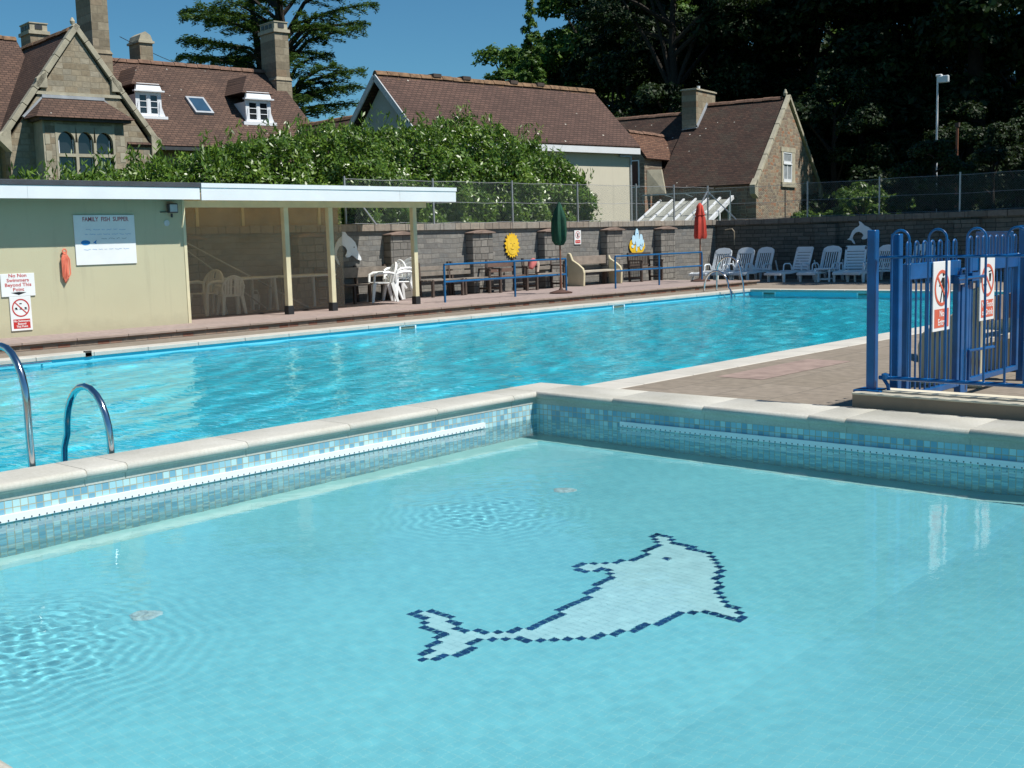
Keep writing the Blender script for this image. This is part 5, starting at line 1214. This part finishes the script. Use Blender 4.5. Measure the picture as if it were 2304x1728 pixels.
def mk_tree(name, kind, seed, H_, Rr, z0, mat, n, leaf=(.17,.10), nb=46, label='x', cat='tree'):
    rr = random.Random(seed); t = thing(name, (0,0,0), label, cat); blobs = []; m = MB()
    m.tube([(0,0,0),(.1,.05,H_*.3),(-.1,.1,H_*.6),(.05,0,H_*.85)], [Rr*.075,Rr*.06,Rr*.04,.05], 10)
    for k in range(nb):
        if kind == 'round':
            a = rr.random()*6.283; u = rr.random(); zz = z0+(H_-z0)*(u**.9); s = math.sin(math.pi*min(.97, .12+.80*u))**.7*Rr*rr.uniform(.35,.95); r = rr.uniform(.16,.28)*Rr
        elif kind == 'cone':
            u = k/nb; a = k*2.4; zz = z0+(H_-z0)*u; s = Rr*(1-u)*rr.uniform(.5,.95); r = Rr*(.10+.26*(1-u))
        else:
            a = rr.random()*6.283; u = .55+.45*rr.random(); zz = z0+(H_-z0)*u; s = Rr*rr.uniform(.2,.95); r = rr.uniform(.14,.22)*Rr
        c = (s*math.cos(a), s*math.sin(a), zz); blobs.append((*c, r))
        if k % 3 == 0 and kind != 'cone':
            zb = max(z0*.6, zz-rr.uniform(.8,.35*H_*.5+.9)); m.tube([(0,.05,zb),(c[0]*.5,c[1]*.5,(zb+zz)/2+.2),(c[0]*.9,c[1]*.9,zz)], [Rr*.025,Rr*.017,.03], 6)
    m.build('trunk', BARK, t, smooth=True)
    P, U, V = blob_crown(n, blobs, leaf[0], leaf[1], seed, .8 if kind != 'pine' else .45); leaves('crown', P, U, V, mat, t); return t
def pix(px, dep): # ground point in the view direction of a photograph column, at a distance
    a = R(-42.3755)+math.atan((px-1152)/2654.); return (dep*math.sin(a), dep*math.cos(a))
TG = 'trees of the wood behind the cottage'
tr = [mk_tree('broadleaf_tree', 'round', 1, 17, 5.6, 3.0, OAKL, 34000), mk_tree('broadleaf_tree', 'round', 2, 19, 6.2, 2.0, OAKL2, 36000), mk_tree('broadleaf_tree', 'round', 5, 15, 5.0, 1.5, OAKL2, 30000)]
used = [0,0,0]
SPEC = [ # variant, column, distance, scale, label
 (0,1172,98,.98,'lit round tree at the left edge of the wood, above the long roof ridge'),
 (0,1300,96,1.02,'lit green tree just right of the small pointed conifer'),
 (0,1345,88,1.12,'large lit tree rising above the right end of the long brown roof'),
 (2,1240,84,.78,'lower tree immediately behind the long roof ridge near its right end'),
 (1,1430,84,1.05,'dark tree left of the pine limbs behind the cottage chimney'),
 (2,1390,74,.82,'low dark tree between the long roof and the cottage roof'),
 (0,1540,92,1.2,'tall tree behind the pine limbs above the cottage chimney'),
 (1,1620,80,1.1,'tall dark tree directly above the cottage roof ridge'),
 (1,1720,78,1.2,'dark tree directly above the cottage gable peak'),
 (2,1670,70,.72,'low dark tree close behind the cottage ridge'),
 (1,1830,74,1.15,'dark tree right of the cottage gable, rising out of frame'),
 (0,1790,90,1.35,'very tall tree far behind the cottage gable'),
 (1,1945,70,1.1,'dark tree left of the white lamp post'),
 (2,1880,62,.62,'small dark tree right of the cottage wall behind the bright shrub'),
 (1,2060,74,1.25,'dark tree directly behind the white lamp post'),
 (2,2010,66,.6,'low dark tree under the lamp post head'),
 (1,2190,66,1.2,'dark tree right of the white lamp post'),
 (0,2290,74,1.1,'dark tree at the right edge of the view'),
 (2,2150,62,.5,'low dark tree behind the short timber pole'),
 (1,2420,66,1.15,'dark tree just outside the right edge of the view'),
 (2,2290,47,.36,'low dark tree behind the end wall at the right edge'),
]
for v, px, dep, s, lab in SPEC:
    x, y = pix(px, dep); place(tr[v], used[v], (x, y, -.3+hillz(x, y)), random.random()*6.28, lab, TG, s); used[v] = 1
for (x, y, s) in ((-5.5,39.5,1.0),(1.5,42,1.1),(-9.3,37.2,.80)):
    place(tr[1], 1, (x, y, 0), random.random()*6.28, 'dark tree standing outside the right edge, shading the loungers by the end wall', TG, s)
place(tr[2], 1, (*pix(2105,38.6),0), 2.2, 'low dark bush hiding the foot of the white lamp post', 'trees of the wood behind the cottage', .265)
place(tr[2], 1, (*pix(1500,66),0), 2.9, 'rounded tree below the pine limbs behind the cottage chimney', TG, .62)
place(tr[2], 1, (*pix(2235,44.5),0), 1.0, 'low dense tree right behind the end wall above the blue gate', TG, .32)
cn = mk_tree('conifer', 'cone', 8, 17.0, 2.6, 5, OAKL, 16000, (.15,.07), 40, 'small pointed conifer standing above the wood at the sky edge'); x, y = pix(1214, 76); cn.location = (x, y, -.2); cn.scale = (.85,.85,.98)
pn = mk_tree('pine_tree', 'pine', 9, 19.5, 6.5, 6, OAKL2, 22000, (.16,.05), 40, 'pine with bare forked limbs against the sky behind the cottage chimney'); x, y = pix(1525, 70); pn.location = (x, y, 0)
m = MB()
for s, e in ((-1,(-4.2,0,17.5)),(1,(3.6,0,16.8)),(-.4,(-1.8,0,17.8))):
    lat = Vector((.741,.671,0)); q = lat*e[0]; m.tube([(0,0,9.5),(q.x*.3,q.y*.3,12.2),(q.x*.6,q.y*.6,14.3),(q.x,q.y,e[2])], [.15,.12,.08,.03], 8)
m.build('limb', BARK, pn, smooth=True)
# bright shrub and low scrub behind the end wall
sb = mk_tree('shrub', 'round', 21, 3.0, 1.7, .5, LIGHTL, 16000, (.09,.035), 30, 'bright green leafy shrub right of the cottage, behind the end wall', 'shrub'); x, y = pix(1945, 45.5); sb.location = (x, y, 0); sb['group'] = 'shrubs behind the end wall'
place(sb, 1, (*pix(1835,50),0), 2.0, 'smaller half shaded shrub touching the cottage wall', 'shrubs behind the end wall', .72)
# far undergrowth that closes the wood
rs = np.random.RandomState(12); n = 60000
az = np.radians(rs.uniform(-44.5, -12, n)); dd = 100+22*rs.rand(n); hz_ = (4+13*np.clip((np.degrees(az)+44.5)/6, .1, 1)+2.5*np.sin(az*60)+1.6*np.sin(az*171)); zz = hz_*rs.rand(n)**.8
P = np.stack([dd*np.sin(az), dd*np.cos(az), zz+1], -1).astype(np.float32); U, V = frames(n, np.array([.5,-.6,.5]), .34, .2, rs, .7)
uw = leaves('woodland', P, U.astype(np.float32), V.astype(np.float32), OAKL2); tag(uw, 'dark dense woodland filling the gaps behind the trees', 'woodland', kind='stuff')

# cedar behind the left house
def cedar():
    x0, y0 = pix(652, 72/math.cos(math.atan(500/2654.))); t = thing('cedar_tree', (x0, y0, 0), 'spreading cedar with flat layered branches behind the house chimney', 'tree')
    lat = np.array([.741,.671,0]); dpt = np.array([-.671,.741,0]); rs = np.random.RandomState(6); m = MB(); Ps = []; Us = []; Vs = []
    def zof(py): return 1.5+(553-py)*.02713
    tr_ = [(0,0,0),(.1,0,6),(.25,.2,zof(250)),(.5,.3,zof(120)),(.35,.2,zof(20)),(.2,.1,zof(-90))]
    def tp(z):
        zs = [q[2] for q in tr_]; return np.array([np.interp(z, zs, [q[0] for q in tr_]), np.interp(z, zs, [q[1] for q in tr_]), z])
    m.tube(tr_, [.62,.5,.42,.34,.24,.1], 12)
    m.tube([(.2,.1,zof(260)),(-1.0,-.3,zof(160)),(-1.4,-.4,zof(30)),(-1.5,-.3,zof(-60))], [.28,.24,.17,.08], 8)
    br = [(70,440,-15,0),(100,425,33,.3),(130,452,62,-.5),(175,432,100,.2),(200,462,112,-.8),(215,418,128,.4),(215,430,142,-.3),(235,470,152,.6),
          (60,800,-12,.2),(110,835,2,-.4),(130,872,34,.1),(150,838,60,.7),(170,842,91,-.2),(185,765,96,-1),(230,762,136,.2),(250,842,174,.1),(262,805,178,-.9),(265,820,200,.6),(275,800,216,-.2),(290,806,236,.7),(300,770,262,-.6),(300,560,255,.4),(280,540,215,-.4),
          (40,530,-30,.6),(20,700,-50,-.5),(90,560,40,1.5),(120,600,60,-1.6),(110,740,50,1.7),(60,720,10,-1.6),(150,560,90,-1.6),(200,580,150,1.5),(255,700,205,1.6),(240,720,170,-1.7),(285,720,250,-1.5),(160,700,110,1.4),(50,600,-5,1.2),(90,690,20,-1.2),(20,640,-30,.9),(190,520,122,1.0),(140,510,55,-1.1),(300,690,275,.9)]
    for k in range(5): py = -60+60*k; sgn = -1 if k % 2 else 1; Lx = (90+70*rs.rand())*(1 if py < 230 else .8); br.append((py+45, 652+sgn*Lx, py+20*rs.rand(), rs.uniform(-1.7,1.7)))
    for py0, px1, py1, dfac in br:
        zb = zof(py0); b = tp(zb); L = (px1-652)*.02713*(.84 if px1 < 652 else .95); e = lat*L+dpt*dfac*3.2+np.array([0,0,zof(py1)]); 
        mid1 = b+(e-b)*.35+np.array([0,0,.35*(e[2]-b[2])+.05]); mid2 = b+(e-b)*.7+np.array([0,0,.22*abs(e[2]-b[2])])
        pts = [b, mid1, mid2, e]; m.tube([Vector(p) for p in pts], [.15,.11,.07,.02], 6)
        hd = e-b; hd[2] = 0; ln = np.linalg.norm(hd); hd /= ln; sd_ = np.array([-hd[1], hd[0], 0]); ns = max(5, int(ln*2.1))
        for k in range(ns):
            tt = .22+.80*(k+rs.rand()*.8)/ns; tt = min(tt, 1.03); s3 = tt*3; i = min(2, int(s3)); c = pts[i]+(pts[i+1]-pts[i])*(s3-i)
            side = 1 if k % 2 else -1; wd = (.75+1.25*math.sin(math.pi*min(1, tt*.9)))*(.55+.6*rs.rand())
            dirv = hd*(.55+.3*rs.rand())+sd_*side*.8; dirv /= np.linalg.norm(dirv); q = 135; u = rs.rand(q)**.8
            P = c+dirv*(u*wd)[:, None]+np.cross(dirv, [0,0,1])*(rs.normal(0,.17,q)*(1.1-u*.6))[:, None]; P[:, 2] += rs.normal(0,.085,q)-.22*u**2+.05
            Ps.append(P); U = dirv+rs.normal(0,.5,(q,3))*np.array([1,1,.45]); U /= np.linalg.norm(U, axis=1)[:, None]; Nn = np.array([0,0,1.])+rs.normal(0,.4,(q,3)); V = np.cross(Nn, U); V /= np.linalg.norm(V, axis=1)[:, None]
            Us.append(U*.125); Vs.append(V*.042)
            m.tube([Vector(c), Vector(c+dirv*wd*.85+np.array([0,0,-.05]))], [.03,.01], 4)
    m.build('trunk', BARK, t, smooth=True)
    leaves('foliage', np.concatenate(Ps).astype(np.float32), np.concatenate(Us).astype(np.float32), np.concatenate(Vs).astype(np.float32), CEDARL, t)
cedar()
